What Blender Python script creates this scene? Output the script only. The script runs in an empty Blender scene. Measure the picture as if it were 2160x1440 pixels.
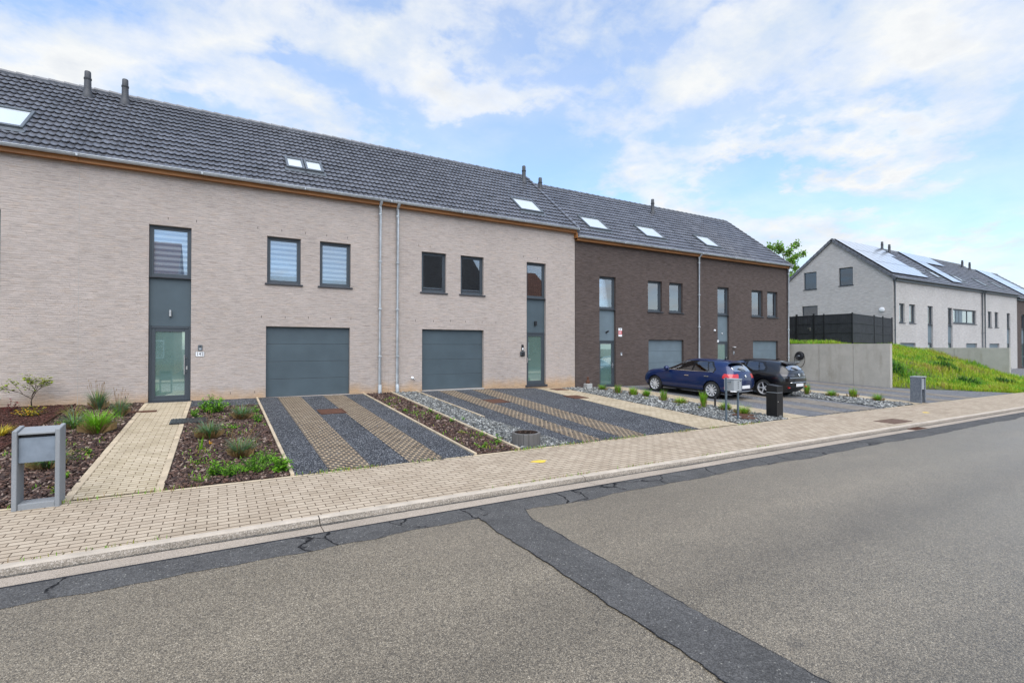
import bpy, bmesh, math, random
import numpy as np
from mathutils import Vector, Matrix, noise
R = math.radians
random.seed(7)
rng = np.random.default_rng(11)
scene = bpy.context.scene
COL = scene.collection

# ------------------------------------------------------------------ mesh helper
class MB:
    def __init__(s):
        s.v = []; s.f = []; s.m = []
    def add(s, vs, fs, mi=0):
        o = len(s.v); s.v.extend([tuple(p) for p in vs])
        s.f.extend([tuple(i + o for i in f) for f in fs]); s.m.extend([mi] * len(fs)); return s
    def quad(s, a, b, c, d, mi=0): return s.add([a, b, c, d], [(0, 1, 2, 3)], mi)
    def box(s, x0, x1, y0, y1, z0, z1, mi=0):
        v = [(x0,y0,z0),(x1,y0,z0),(x1,y1,z0),(x0,y1,z0),(x0,y0,z1),(x1,y0,z1),(x1,y1,z1),(x0,y1,z1)]
        return s.add(v, [(3,2,1,0),(4,5,6,7),(0,1,5,4),(1,2,6,5),(2,3,7,6),(3,0,4,7)], mi)
    def hexa(s, bot, top, mi=0):
        return s.add(list(bot) + list(top), [(3,2,1,0),(4,5,6,7),(0,1,5,4),(1,2,6,5),(2,3,7,6),(3,0,4,7)], mi)
    def prism_x(s, x0, x1, prof, mi=0):          # prof: (y,z) counter-clockwise seen from +x
        n = len(prof)
        v = [(x0, y, z) for y, z in prof] + [(x1, y, z) for y, z in prof]
        f = [tuple(range(n - 1, -1, -1)), tuple(range(n, 2 * n))]
        f += [(i, (i + 1) % n, (i + 1) % n + n, i + n) for i in range(n)]
        return s.add(v, f, mi)
    def prism_z(s, poly, z0, z1, mi=0):
        n = len(poly)
        v = [(x, y, z0) for x, y in poly] + [(x, y, z1) for x, y in poly]
        f = [tuple(range(n - 1, -1, -1)), tuple(range(n, 2 * n))]
        f += [(i, (i + 1) % n, (i + 1) % n + n, i + n) for i in range(n)]
        return s.add(v, f, mi)
    def tube(s, pts, r, n=10, mi=0, cap=True):
        pts = [Vector(p) for p in pts]; k = len(pts)
        rs = r if isinstance(r, (list, tuple)) else [r] * k
        rings = []; up = Vector((0, 0, 1))
        for i, p in enumerate(pts):
            t = (pts[min(i + 1, k - 1)] - pts[max(i - 1, 0)]).normalized()
            a = t.cross(up)
            if a.length < 1e-3: a = t.cross(Vector((1, 0, 0)))
            a.normalize(); b = a.cross(t).normalized()
            rings.append([p + (a * math.cos(2 * math.pi * j / n) + b * math.sin(2 * math.pi * j / n)) * rs[i] for j in range(n)])
        v = [q for ring in rings for q in ring]; f = []
        for i in range(k - 1):
            for j in range(n):
                f.append((i*n + j, i*n + (j+1) % n, (i+1)*n + (j+1) % n, (i+1)*n + j))
        if cap: f += [tuple(range(n - 1, -1, -1)), tuple(range((k-1)*n, k*n))]
        return s.add(v, f, mi)
    def lathe(s, c, axis, prof, n=32, mi=0):     # prof: (radius, height along axis)
        c = Vector(c); ax = Vector(axis).normalized()
        a = ax.cross(Vector((0, 0, 1)))
        if a.length < 1e-3: a = Vector((1, 0, 0))
        a.normalize(); b = ax.cross(a); k = len(prof); v = []; f = []
        for r, h in prof:
            for j in range(n):
                t = 2 * math.pi * j / n
                v.append(c + ax * h + (a * math.cos(t) + b * math.sin(t)) * r)
        for i in range(k - 1):
            for j in range(n): f.append((i*n + j, i*n + (j+1) % n, (i+1)*n + (j+1) % n, (i+1)*n + j))
        return s.add(v, f, mi)
    def build(s, name, mats, parent=None, smooth=False, bevel=0.0, seg=1, autosmooth=None):
        me = bpy.data.meshes.new(name)
        o = org(parent)
        vs = [(p[0] - o[0], p[1] - o[1], p[2] - o[2]) for p in s.v]
        me.from_pydata(vs, [], s.f)
        if not isinstance(mats, (list, tuple)): mats = [mats]
        for m in mats: me.materials.append(m)
        if len(mats) > 1: me.polygons.foreach_set('material_index', s.m)
        if bevel:
            bm = bmesh.new(); bm.from_mesh(me)
            bmesh.ops.recalc_face_normals(bm, faces=bm.faces)
            ed = [e for e in bm.edges if len(e.link_faces) == 2 and e.calc_face_angle(0) > .6]
            bmesh.ops.bevel(bm, geom=ed, offset=bevel, segments=seg, affect='EDGES', clamp_overlap=True)
            bm.to_mesh(me); bm.free()
        box_uv(me, o)
        if smooth:
            me.polygons.foreach_set('use_smooth', [True] * len(me.polygons))
            if autosmooth:
                me.set_sharp_from_angle(angle=R(autosmooth))
        me.update()
        ob = bpy.data.objects.new(name, me); COL.objects.link(ob)
        if parent: ob.parent = parent
        return ob

def org(p):
    x = Vector((0, 0, 0))
    while p is not None:
        x = x + p.location; p = p.parent
    return x

def box_uv(me, o):
    uv = me.uv_layers.new(name='UVMap')
    nl = len(me.loops)
    if nl == 0: return
    co = np.empty(len(me.vertices) * 3, np.float32); me.vertices.foreach_get('co', co); co = co.reshape(-1, 3) + np.array(o, np.float32)
    vi = np.empty(nl, np.int32); me.loops.foreach_get('vertex_index', vi)
    npoly = len(me.polygons)
    nr = np.empty(npoly * 3, np.float32); me.polygons.foreach_get('normal', nr); nr = np.abs(nr.reshape(-1, 3))
    lt = np.empty(npoly, np.int32); me.polygons.foreach_get('loop_total', lt)
    ln = np.repeat(nr, lt, axis=0); p = co[vi]
    z = (ln[:, 2] >= ln[:, 0]) & (ln[:, 2] >= ln[:, 1]) & (ln[:, 2] > .5)
    y = ~z & (ln[:, 1] >= ln[:, 0])
    u = np.where(z | y, p[:, 0], p[:, 1]); w = np.where(z, p[:, 1], p[:, 2])
    uv.data.foreach_set('uv', np.stack([u, w], 1).astype(np.float32).ravel())

def raw(name, verts, faces, mats, parent=None, mi=None, smooth=False):
    """fast mesh from numpy arrays; faces (n,k)"""
    me = bpy.data.meshes.new(name); o = np.array(org(parent), np.float32)
    verts = np.asarray(verts, np.float32) - o; faces = np.asarray(faces, np.int32)
    n, k = faces.shape
    me.vertices.add(len(verts)); me.vertices.foreach_set('co', verts.ravel())
    me.loops.add(n * k); me.loops.foreach_set('vertex_index', faces.ravel())
    me.polygons.add(n); me.polygons.foreach_set('loop_start', np.arange(n, dtype=np.int32) * k)
    if not isinstance(mats, (list, tuple)): mats = [mats]
    for m in mats: me.materials.append(m)
    if mi is not None: me.polygons.foreach_set('material_index', np.asarray(mi, np.int32))
    me.update(calc_edges=True); me.validate()
    if smooth: me.polygons.foreach_set('use_smooth', [True] * n)
    box_uv(me, o)
    ob = bpy.data.objects.new(name, me); COL.objects.link(ob)
    if parent: ob.parent = parent
    return ob

def tag(o, label=None, cat=None, group=None, kind=None):
    if label: o['label'] = label
    if cat: o['category'] = cat
    if group: o['group'] = group
    if kind: o['kind'] = kind
    return o
def thing(name, loc, label, cat, group=None, rz=0):
    o = bpy.data.objects.new(name, None); o.empty_display_size = .2; COL.objects.link(o)
    o.location = loc; o.rotation_euler = (0, 0, rz)
    return tag(o, label, cat, group)
def copy_tree(o, parent=None, loc=None, rz=None):
    c = o.copy(); COL.objects.link(c)
    if parent: c.parent = parent
    if loc is not None: c.location = loc
    if rz is not None: c.rotation_euler = (0, 0, rz)
    for ch in list(o.children): copy_tree(ch, c)
    return c

# ------------------------------------------------------------------ materials
class NT:
    def __init__(s, nt): s.nt = nt
    def __call__(s, typ, ins=None, **props):
        n = s.nt.nodes.new(typ)
        for k, v in props.items(): setattr(n, k, v)
        for k, v in (ins or {}).items():
            sk = n.inputs[k]
            if isinstance(v, bpy.types.NodeSocket): s.nt.links.new(v, sk)
            elif isinstance(v, bpy.types.Node): s.nt.links.new(v.outputs[0], sk)
            else:
                if sk.type == 'RGBA' and not isinstance(v, (int, float)) and len(v) == 3: v = (*v, 1)
                sk.default_value = v
        return n
    def math(s, op, a, b=0.0, c=None, clamp=False):
        n = s.nt.nodes.new('ShaderNodeMath'); n.operation = op; n.use_clamp = clamp
        for i, v in enumerate((a, b) if c is None else (a, b, c)):
            if isinstance(v, (bpy.types.NodeSocket, bpy.types.Node)):
                s.nt.links.new(v if isinstance(v, bpy.types.NodeSocket) else v.outputs[0], n.inputs[i])
            else: n.inputs[i].default_value = v
        return n.outputs[0]
    def mix(s, f, a, b, mode='MIX'):
        n = s.nt.nodes.new('ShaderNodeMix'); n.data_type = 'RGBA'; n.blend_type = mode
        for i, v in ((0, f), (6, a), (7, b)):
            if isinstance(v, (bpy.types.NodeSocket, bpy.types.Node)):
                s.nt.links.new(v if isinstance(v, bpy.types.NodeSocket) else v.outputs[0], n.inputs[i])
            else: n.inputs[i].default_value = (*v, 1) if hasattr(v, '__len__') and len(v) == 3 else v
        return n.outputs[2]
    def ramp(s, f, stops, interp='LINEAR'):
        n = s.nt.nodes.new('ShaderNodeValToRGB'); cr = n.color_ramp; cr.interpolation = interp
        while len(cr.elements) < len(stops): cr.elements.new(.5)
        for e, (p, c) in zip(cr.elements, stops):
            e.position = p; e.color = (*c, 1) if hasattr(c, '__len__') else (c, c, c, 1)
        s.nt.links.new(f if isinstance(f, bpy.types.NodeSocket) else f.outputs[0], n.inputs[0])
        return n.outputs[0]
    def noise(s, vec, scale, detail=4, rough=.55, dist=0.0, out=0):
        n = s('ShaderNodeTexNoise', {'Vector': vec, 'Scale': scale, 'Detail': detail, 'Roughness': rough, 'Distortion': dist}); return n.outputs[out]
    def vor(s, vec, scale, feature='F1', out='Color', rnd=1.0):
        n = s('ShaderNodeTexVoronoi', {'Vector': vec, 'Scale': scale, 'Randomness': rnd}, feature=feature); return n.outputs[out]
    def scalev(s, vec, sc, loc=(0, 0, 0)):
        return s('ShaderNodeMapping', {'Vector': vec, 'Scale': sc, 'Location': loc}).outputs[0]
    def bump(s, h, strength=.5, dist=.01, nrm=None):
        ins = {'Height': h, 'Strength': strength, 'Distance': dist}
        if nrm is not None: ins['Normal'] = nrm
        return s('ShaderNodeBump', ins).outputs[0]

def newmat(name):
    m = bpy.data.materials.new(name); m.use_nodes = True
    nt = m.node_tree; nt.nodes.clear(); g = NT(nt)
    out = g('ShaderNodeOutputMaterial'); b = g('ShaderNodeBsdfPrincipled')
    nt.links.new(b.outputs[0], out.inputs[0])
    def setb(**k):
        for kk, v in k.items():
            kk = {'color': 'Base Color', 'rough': 'Roughness', 'metal': 'Metallic', 'normal': 'Normal', 'spec': 'Specular IOR Level', 'coat': 'Coat Weight', 'coatr': 'Coat Roughness', 'trans': 'Transmission Weight', 'alpha': 'Alpha', 'sheen': 'Sheen Weight'}[kk]
            sk = b.inputs[kk]
            if isinstance(v, bpy.types.NodeSocket): nt.links.new(v, sk)
            else: sk.default_value = (*v, 1) if hasattr(v, '__len__') and len(v) == 3 else v
    uv = g('ShaderNodeUVMap').outputs[0]; ob = g('ShaderNodeTexCoord').outputs['Object']
    return m, g, setb, uv, ob

def plain(name, col, rough=.5, metal=0.0, var=.12, scale=6, bump=0.0, spec=.5, coat=0.0, bscale=40):
    m, g, setb, uv, ob = newmat(name)
    n = g.noise(ob, scale, 5)
    c2 = tuple(c * (1 - var) for c in col); c3 = tuple(min(1, c * (1 + var)) for c in col)
    setb(color=g.ramp(n, [(.3, c2), (.7, c3)]), metal=metal, spec=spec, coat=coat)
    rr = g.math('MULTIPLY_ADD', g.noise(ob, scale * 3, 3), .18, rough - .09); setb(rough=rr)
    if bump: setb(normal=g.bump(g.noise(ob, bscale, 4), bump, .01))
    return m

def brickwork(name, c1, c2, mortar, stain=None, zref=-1.6, streak=(.9, 1.12)):
    m, g, setb, uv, ob = newmat(name)
    w = g.noise(uv, 3.0, 3); w2 = g('ShaderNodeVectorMath', {0: g('ShaderNodeCombineXYZ', {'X': 0, 'Y': g.math('MULTIPLY_ADD', w, .012, -.006)}).outputs[0], 1: uv}, operation='ADD').outputs[0]
    bt = g('ShaderNodeTexBrick', {'Vector': w2, 'Color1': c1, 'Color2': c2, 'Mortar': mortar, 'Scale': 1.0, 'Mortar Size': .0055, 'Mortar Smooth': .8, 'Bias': 0.0, 'Brick Width': .235, 'Row Height': .058}, offset=.37, offset_frequency=2, squash=.8, squash_frequency=3)
    wv = g.mix(.10, uv, g.noise(uv, 2.6, 4, .6, out=1))
    st = g.noise(g.scalev(wv, (3.2, 34, 1)), 1.0, 6, .62)
    st2 = g.noise(g.scalev(uv, (9, 70, 1), (3, 7, 0)), 1.0, 4, .6)
    big = g.noise(uv, .5, 4, .55)
    col = g.mix(1.0, bt.outputs[0], g.ramp(st, [(.30, streak[0]), (.5, 1.0), (.70, streak[1])]), 'MULTIPLY')
    col = g.mix(.8, col, g.ramp(st2, [(.30, .84), (.65, 1.08)]), 'MULTIPLY')
    col = g.mix(.9, col, g.ramp(big, [(.3, .93), (.7, 1.07)]), 'MULTIPLY')
    hue = g.noise(g.scalev(uv, (3, 14, 1)), 1.0, 2)
    col = g.mix(g.ramp(hue, [(.5, 0.0), (.75, .5)]), col, g.mix(1.0, col, (1.07, .97, .86), 'MULTIPLY'))
    if stain:
        z = g('ShaderNodeSeparateXYZ', {0: uv}).outputs[1]
        h = g.math('ADD', g.math('MULTIPLY', g.math('SUBTRACT', z, zref), 2.4), g.math('MULTIPLY_ADD', g.noise(g.scalev(uv, (1.2, .5, 1)), 1.6, 4), 1.5, -.75))
        f = g.ramp(h, [(.1, .85), (1.0, 0.0)])
        col = g.mix(f, col, g.mix(1.0, col, stain, 'MULTIPLY'))
    setb(color=col, rough=.92, spec=.25)
    hgt = g.math('ADD', g.math('MULTIPLY', bt.outputs['Fac'], -1.0), g.math('MULTIPLY', st, 1.1))
    setb(normal=g.bump(hgt, .8, .010))
    return m

def pavers(name, c1, c2, joint, w=.22, h=.11, dirt=.5, js=.007, rot=0, per=None):
    m, g, setb, uv, ob = newmat(name)
    v = g('ShaderNodeMapping', {'Vector': uv, 'Rotation': (0, 0, rot)}).outputs[0]
    bt = g('ShaderNodeTexBrick', {'Vector': v, 'Color1': c1, 'Color2': c2, 'Mortar': joint, 'Scale': 1.0, 'Mortar Size': js, 'Mortar Smooth': .25, 'Bias': -.1, 'Brick Width': w, 'Row Height': h}, offset=.5)
    vy = g('ShaderNodeSeparateXYZ', {0: v}).outputs[1]; fr_ = g.math('ABSOLUTE', g.math('SUBTRACT', g.math('FRACT', g.math('ADD', g.math('DIVIDE', vy, h), .5)), .5))
    row = g.ramp(g.math('MULTIPLY', fr_, h), [(.007, 1.0), (.0125, 0.0)])       # chamfered long edges read darker than the butt joints
    fine = g.noise(uv, 90, 4, .7); big = g.noise(uv, 1.3, 5, .6); blot = g.noise(uv, 5, 5, .65)
    col = g.mix(g.math('MULTIPLY', row, .8), bt.outputs[0], joint)
    col = g.mix(.9, col, g.ramp(fine, [(.3, .84), (.7, 1.13)]), 'MULTIPLY')
    col = g.mix(dirt, col, g.ramp(big, [(.33, (.62, .58, .52)), (.55, (1.02, 1.01, 1.0))]), 'MULTIPLY')
    col = g.mix(.5, col, g.ramp(blot, [(.3, .8), (.62, 1.08)]), 'MULTIPLY')
    setb(color=col, rough=.85, spec=.3)
    hh = g.math('ADD', g.math('MULTIPLY', bt.outputs['Fac'], -1.0), g.math('MULTIPLY', fine, .35))
    setb(normal=g.bump(hh, .6, .008))
    return m

def granular(name, cols, scale, rough=.85, bump=.9, dist=.012, big=(.85, 1.12), spec=.35, bscale=1.2):
    m, g, setb, uv, ob = newmat(name)
    w = g.mix(.012, uv, g.noise(uv, scale * .7, 2, out=1))
    vc = g.vor(w, scale); r = g('ShaderNodeSeparateColor', {0: vc}).outputs[0]
    k = len(cols); col = g.ramp(r, [(i / k, c) for i, c in enumerate(cols)], 'CONSTANT')
    n = g.noise(uv, bscale, 5, .6)
    col = g.mix(1.0, col, g.ramp(n, [(.3, big[0]), (.7, big[1])]), 'MULTIPLY')
    d = g.vor(w, scale, out='Distance')
    setb(color=g.mix(.65, col, g.ramp(d, [(.2, 1.0), (.75, .35)]), 'MULTIPLY'), rough=rough, spec=spec, normal=g.bump(g.math('MULTIPLY', d, -1.0), bump, dist))
    return m

MAT = {}
MAT['brick_light'] = brickwork('light_brick', (.440, .374, .328), (.485, .413, .364), (.565, .498, .446), stain=(1.12, .86, .55), streak=(.72, 1.12))
MAT['brick_dark'] = brickwork('dark_brick', (.088, .067, .058), (.109, .084, .074), (.13, .103, .092), streak=(.62, 1.3))
MAT['brick_white'] = brickwork('whitish_brick', (.49, .46, .43), (.57, .54, .505), (.41, .39, .37), streak=(.78, 1.1))
MAT['brick_red'] = brickwork('red_brick', (.22, .10, .06), (.30, .15, .09), (.28, .25, .21))
MAT['frame'] = plain('anthracite_frame', (.052, .064, .074), .42, var=.06, scale=2)
MAT['panel'] = plain('anthracite_panel', (.066, .092, .105), .48, var=.11, scale=1.6, bump=.12, bscale=120)
MAT['panel_grey'] = plain('grey_panel', (.13, .17, .19), .45, var=.11, scale=1.6, bump=.12, bscale=120)
MAT['sill'] = plain('bluestone_sill', (.040, .043, .050), .55, var=.2, scale=15)
MAT['zinc'] = plain('zinc', (.46, .49, .50), .45, metal=.25, var=.2, scale=4)
MAT['zinc_dark'] = plain('dark_zinc', (.13, .145, .155), .45, metal=.4, var=.15, scale=4)
MAT['black_plastic'] = plain('black_plastic', (.018, .018, .02), .45, var=.1)
MAT['steel'] = plain('brushed_steel', (.62, .60, .57), .32, metal=.9, var=.06, scale=30)
MAT['white'] = plain('white_enamel', (.82, .82, .81), .4, var=.03)
MAT['ink'] = plain('dark_ink', (.012, .012, .015), .6, var=.05)
MAT['red'] = plain('red_paint', (.55, .02, .02), .5, var=.08)
MAT['aggregate'] = plain('concrete', (.40, .395, .37), .85, var=.16, scale=2.2, bump=.3, bscale=60, spec=.25)

def wood():
    m, g, setb, uv, ob = newmat('varnished_wood')
    n = g.noise(g.scalev(ob, (1.2, 30, 30)), 1.0, 6, .6); b = g.noise(ob, .6, 3)
    c = g.ramp(n, [(.3, (.22, .085, .022)), (.7, (.44, .185, .05))])
    setb(color=g.mix(1.0, c, g.ramp(b, [(.3, .75), (.7, 1.15)]), 'MULTIPLY'), rough=.6, normal=g.bump(n, .3, .004)); return m
MAT['wood'] = wood()

def tiles(name, a, b, rough=.42):
    m, g, setb, uv, ob = newmat(name)
    bt = g('ShaderNodeTexBrick', {'Vector': uv, 'Color1': (.80,)*3, 'Color2': (1.16,)*3, 'Mortar': (1, 1, 1), 'Scale': 1.0, 'Mortar Size': 0.0, 'Brick Width': .33, 'Row Height': .2685}, offset=0.0)
    n = g.noise(uv, 2.0, 5, .6); n2 = g.noise(ob, 60, 3)
    c = g.ramp(n, [(.3, a), (.7, b)])
    setb(color=g.mix(1.0, g.mix(1.0, c, bt.outputs[0], 'MULTIPLY'), g.ramp(n2, [(.3, .85), (.7, 1.15)]), 'MULTIPLY'), rough=g.math('MULTIPLY_ADD', n2, .2, rough - .1), spec=.5, normal=g.bump(n2, .15, .004)); return m
MAT['tile'] = tiles('anthracite_tile', (.098, .100, .110), (.140, .142, .154), .26)
def farroof(name, a, b):
    m, g, setb, uv, ob = newmat(name)
    bt = g('ShaderNodeTexBrick', {'Vector': uv, 'Color1': a, 'Color2': b, 'Mortar': tuple(c * .25 for c in a), 'Scale': 1.0, 'Mortar Size': .03, 'Mortar Smooth': .4, 'Brick Width': .32, 'Row Height': .28}, offset=.5)
    setb(color=bt.outputs[0], rough=.8, normal=g.bump(bt.outputs['Fac'], .8, .03)); return m
MAT['roof_rows'] = farroof('dark_roof_rows', (.06, .055, .05), (.10, .095, .09)); MAT['roof_rows_red'] = farroof('red_roof_rows', (.22, .09, .05), (.32, .14, .08))
MAT['tile_red'] = tiles('terracotta_tile', (.20, .075, .04), (.30, .12, .07), .8)
MAT['flue'] = plain('flue_grey', (.055, .057, .062), .6, var=.2, scale=12)

def glass(name, tint, refl=1.0, rough=.0, base=.06):
    m = bpy.data.materials.new(name); m.use_nodes = True; nt = m.node_tree; nt.nodes.clear(); g = NT(nt)
    out = g('ShaderNodeOutputMaterial')
    t = g('ShaderNodeBsdfTransparent', {'Color': tint}); gl = g('ShaderNodeBsdfGlossy', {'Color': (.95, .97, 1), 'Roughness': rough})
    uv = g('ShaderNodeUVMap').outputs[0]
    nt.links.new(g.bump(g.noise(uv, .7, 0), .02, .02), gl.inputs['Normal'])
    fr = g('ShaderNodeFresnel', {'IOR': 1.5}).outputs[0]
    f = g.math('MULTIPLY_ADD', fr, refl, base, clamp=True)
    mx = g('ShaderNodeMixShader', {0: f, 1: t, 2: gl}); nt.links.new(mx.outputs[0], out.inputs[0]); return m
MAT['glass'] = glass('window_glass', (.90, .94, .97), 1.6, base=.10)
MAT['glass_roof'] = glass('skylight_glass', (.35, .38, .40), 1.5, base=.30)
MAT['glass_car'] = glass('car_glass', (.16, .22, .21), 1.5, base=.10)

MAT['glass_rear'] = glass('rear_glass', (.14, .18, .17), 1.3, base=.42)
MAT['glass_dark'] = glass('tinted_glass', (.40, .45, .52), 1.2, base=.05)
MAT['glass_pale'] = glass('coated_glass', (.88, .93, .97), 1.6, base=.22)
def frosted():
    m, g, setb, uv, ob = newmat('frosted_glass')
    n = g.noise(ob, .9, 3)
    setb(color=g.ramp(n, [(.3, (.10, .185, .16)), (.7, (.15, .25, .22))]), rough=.05, spec=1.0, coat=1.0, coatr=.01)
    nt = m.node_tree; b = [x for x in nt.nodes if x.type == 'BSDF_PRINCIPLED'][0]; out = [x for x in nt.nodes if x.type == 'OUTPUT_MATERIAL'][0]
    gl = g('ShaderNodeBsdfGlossy', {'Color': (.75, .92, .86), 'Roughness': .015}); mx = g('ShaderNodeMixShader', {0: .28, 1: b.outputs[0], 2: gl.outputs[0]}); nt.links.new(mx.outputs[0], out.inputs[0]); return m
MAT['frosted'] = frosted()

def blinds(name, a, b, period):
    m, g, setb, uv, ob = newmat(name)
    z = g('ShaderNodeSeparateXYZ', {0: uv}).outputs[1]
    f = g.math('FRACT', g.math('DIVIDE', z, period))
    setb(color=g.mix(g.ramp(f, [(.47, 0.0), (.5, 1.0), (.97, 1.0), (1.0, 0.0)]), a, b), rough=.8); return m
MAT['blind'] = blinds('banded_blind', (.95, .95, .93), (.40, .45, .53), .155)

def curtain(name, a):
    m, g, setb, uv, ob = newmat(name)
    n = g.noise(g.scalev(uv, (14, .8, 1)), 1.0, 3)
    setb(color=g.ramp(n, [(.3, tuple(c * .72 for c in a)), (.7, a)]), rough=.9); return m
MAT['curtain'] = curtain('white_curtain', (.88, .88, .85))
MAT['voile'] = curtain('grey_voile', (.42, .43, .44))
MAT['dark_room'] = plain('dark_room', (.05, .048, .045), .9, var=.3, scale=.8)

MAT['pave'] = pavers('beige_pavers', (.415, .335, .245), (.50, .415, .31), (.11, .078, .05), dirt=.35, js=.006)
MAT['path'] = pavers('pale_yellow_pavers', (.45, .375, .255), (.55, .465, .335), (.16, .11, .06), dirt=.45, js=.006)
MAT['edging'] = plain('beige_edging', (.47, .38, .26), .85, var=.22, scale=3, bump=.3)
MAT['kerb_top'] = plain('pale_kerb_top', (.46, .395, .315), .85, var=.18, scale=4, bump=.3, bscale=90)
MAT['kerb'] = granular('kerb_concrete', [(.36, .305, .24), (.27, .23, .18), (.42, .36, .29), (.31, .265, .21), (.38, .32, .255), (.47, .41, .34)], 85, bump=.5, big=(.72, 1.1))
MAT['gutter'] = granular('gutter_concrete', [(.50, .42, .33), (.43, .36, .28), (.56, .47, .38), (.47, .39, .305)], 130, bump=.3, big=(.85, 1.1))
MAT['gravel'] = granular('black_gravel', [(.030, .033, .039), (.058, .063, .073), (.088, .095, .108), (.02, .022, .027), (.19, .20, .215), (.044, .048, .056), (.072, .078, .09), (.42, .43, .44), (.05, .055, .064), (.03, .033, .04)], 78, bump=1.0, big=(.78, 1.2))
MAT['gravel_grey'] = granular('grey_gravel', [(.14, .143, .15), (.21, .213, .22), (.28, .28, .285), (.10, .103, .11), (.40, .40, .40), (.17, .172, .18)], 70, bump=1.0, big=(.85, 1.12))
MAT['slate_base'] = granular('slate_grit', [(.10, .11, .11), (.20, .21, .20), (.05, .055, .06), (.28, .29, .28), (.13, .14, .14)], 32, bump=1.0)
MAT['soil'] = granular('dark_soil', [(.030, .018, .013), (.055, .032, .022), (.085, .05, .035), (.02, .012, .009), (.12, .08, .06)], 45, bump=1.0)
MAT['soil_red'] = granular('reddish_mulch', [(.075, .027, .017), (.11, .042, .027), (.05, .018, .012), (.14, .06, .04)], 45, bump=1.0)
MAT['meadow'] = granular('meadow_soil', [(.07, .10, .025), (.10, .13, .03), (.13, .13, .045), (.06, .085, .02)], 9, bump=.8, bscale=.5)
MAT['earth'] = granular('earth', [(.16, .14, .11), (.20, .18, .13), (.13, .12, .09)], 12, bump=.5, bscale=.2)

def asphalt():
    m, g, setb, uv, ob = newmat('worn_asphalt')
    vc = g.vor(uv, 150); r = g('ShaderNodeSeparateColor', {0: vc}).outputs[0]
    c = g.ramp(r, [(0, (.08, .072, .06)), (.12, (.17, .154, .126)), (.32, (.255, .233, .192)), (.5, (.12, .11, .094)), (.66, (.31, .287, .24)), (.82, (.19, .176, .15)), (.94, (.44, .415, .36))], 'CONSTANT')
    vb = g('ShaderNodeSeparateColor', {0: g.vor(uv, 70)}).outputs[0]
    c = g.mix(.8, c, g.ramp(vb, [(0, .78), (.5, 1.0), (1, 1.2)]), 'MULTIPLY')
    d = g.vor(uv, 150, out='Distance')
    c = g.mix(.5, c, g.ramp(d, [(.2, 1.0), (.8, .35)]), 'MULTIPLY')
    n1 = g.noise(g.scalev(uv, (.16, .55, 1)), 1.0, 5, .6)      # long wear bands along the street
    c = g.mix(1.0, c, g.ramp(n1, [(.32, (.90, .89, .87)), (.5, (1.0, .99, .965)), (.68, (1.12, 1.10, 1.07))]), 'MULTIPLY')
    sx = g('ShaderNodeSeparateXYZ', {0: uv}); yy = g.math('ADD', sx.outputs[1], g.math('MULTIPLY_ADD', g.noise(g.scalev(uv, (.25, .25, 1)), 1.0, 4), .8, -.4))
    band = g.ramp(g.math('DIVIDE', yy, 6.0), [(.0, .72), (.22, .80), (.36, 1.08), (.45, 1.02), (.505, .84), (.56, .96), (.68, 1.17), (.80, 1.06), (.92, 1.0)])
    c = g.mix(.9, c, band, 'MULTIPLY')
    n2 = g.noise(uv, 1.9, 7, .68)
    c = g.mix(.9, c, g.ramp(n2, [(.25, .84), (.75, 1.06)]), 'MULTIPLY')
    n3 = g.noise(uv, 22, 4, .65)
    c = g.mix(.7, c, g.ramp(n3, [(.3, .84), (.7, 1.16)]), 'MULTIPLY')
    sp = g.vor(g.mix(.05, uv, g.noise(uv, 8, 3, out=1)), .55, out='Distance')           # old oil drips
    c = g.mix(g.ramp(sp, [(.03, .55), (.06, 0.0)]), c, (.05, .047, .042))
    c = g.mix(1.0, c, (1.07, .985, .86), 'MULTIPLY')
    setb(color=c, rough=g.math('MULTIPLY_ADD', n1, .22, .30), spec=.65, normal=g.bump(g.math('ADD', g.math('MULTIPLY', d, -1.0), g.math('MULTIPLY', n3, .6)), .42, .006)); return m
MAT['asphalt'] = asphalt()
def darkasphalt(name='dark_asphalt', cracks=True):
    m, g, setb, uv, ob = newmat(name)
    vc = g.vor(uv, 110); r = g('ShaderNodeSeparateColor', {0: vc}).outputs[0]
    c = g.ramp(r, [(0, (.062, .060, .057)), (.3, (.098, .095, .091)), (.55, (.076, .074, .071)), (.8, (.115, .112, .107)), (.985, (.26, .25, .22))], 'CONSTANT')
    n2 = g.noise(uv, 1.7, 6, .65); n3 = g.noise(uv, 14, 4, .6)
    c = g.mix(.9, c, g.ramp(n2, [(.3, .75), (.7, 1.25)]), 'MULTIPLY'); c = g.mix(.7, c, g.ramp(n3, [(.3, .8), (.7, 1.2)]), 'MULTIPLY')
    w = g.mix(.22, uv, g.noise(uv, 3, 4, out=1))
    cr = g.vor(w, 1.6, 'DISTANCE_TO_EDGE', 'Distance')
    mask = g.ramp(g.noise(uv, .9, 2), [(.46, 0.0), (.52, 1.0)] if cracks else [(0, 0.0), (1, 0.0)])
    crack = g.math('MULTIPLY', g.ramp(cr, [(.006, 1.0), (.016, 0.0)]), mask)
    c = g.mix(crack, c, (.008, .008, .009))
    d = g.vor(uv, 110, out='Distance')
    setb(color=c, rough=.8, spec=.2, normal=g.bump(g.math('ADD', g.math('MULTIPLY', d, -.5), g.math('MULTIPLY', crack, -2.0)), .7, .006)); return m
MAT['asphalt_dark'] = darkasphalt(); MAT['asphalt_trench'] = darkasphalt('trench_asphalt', False)

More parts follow.
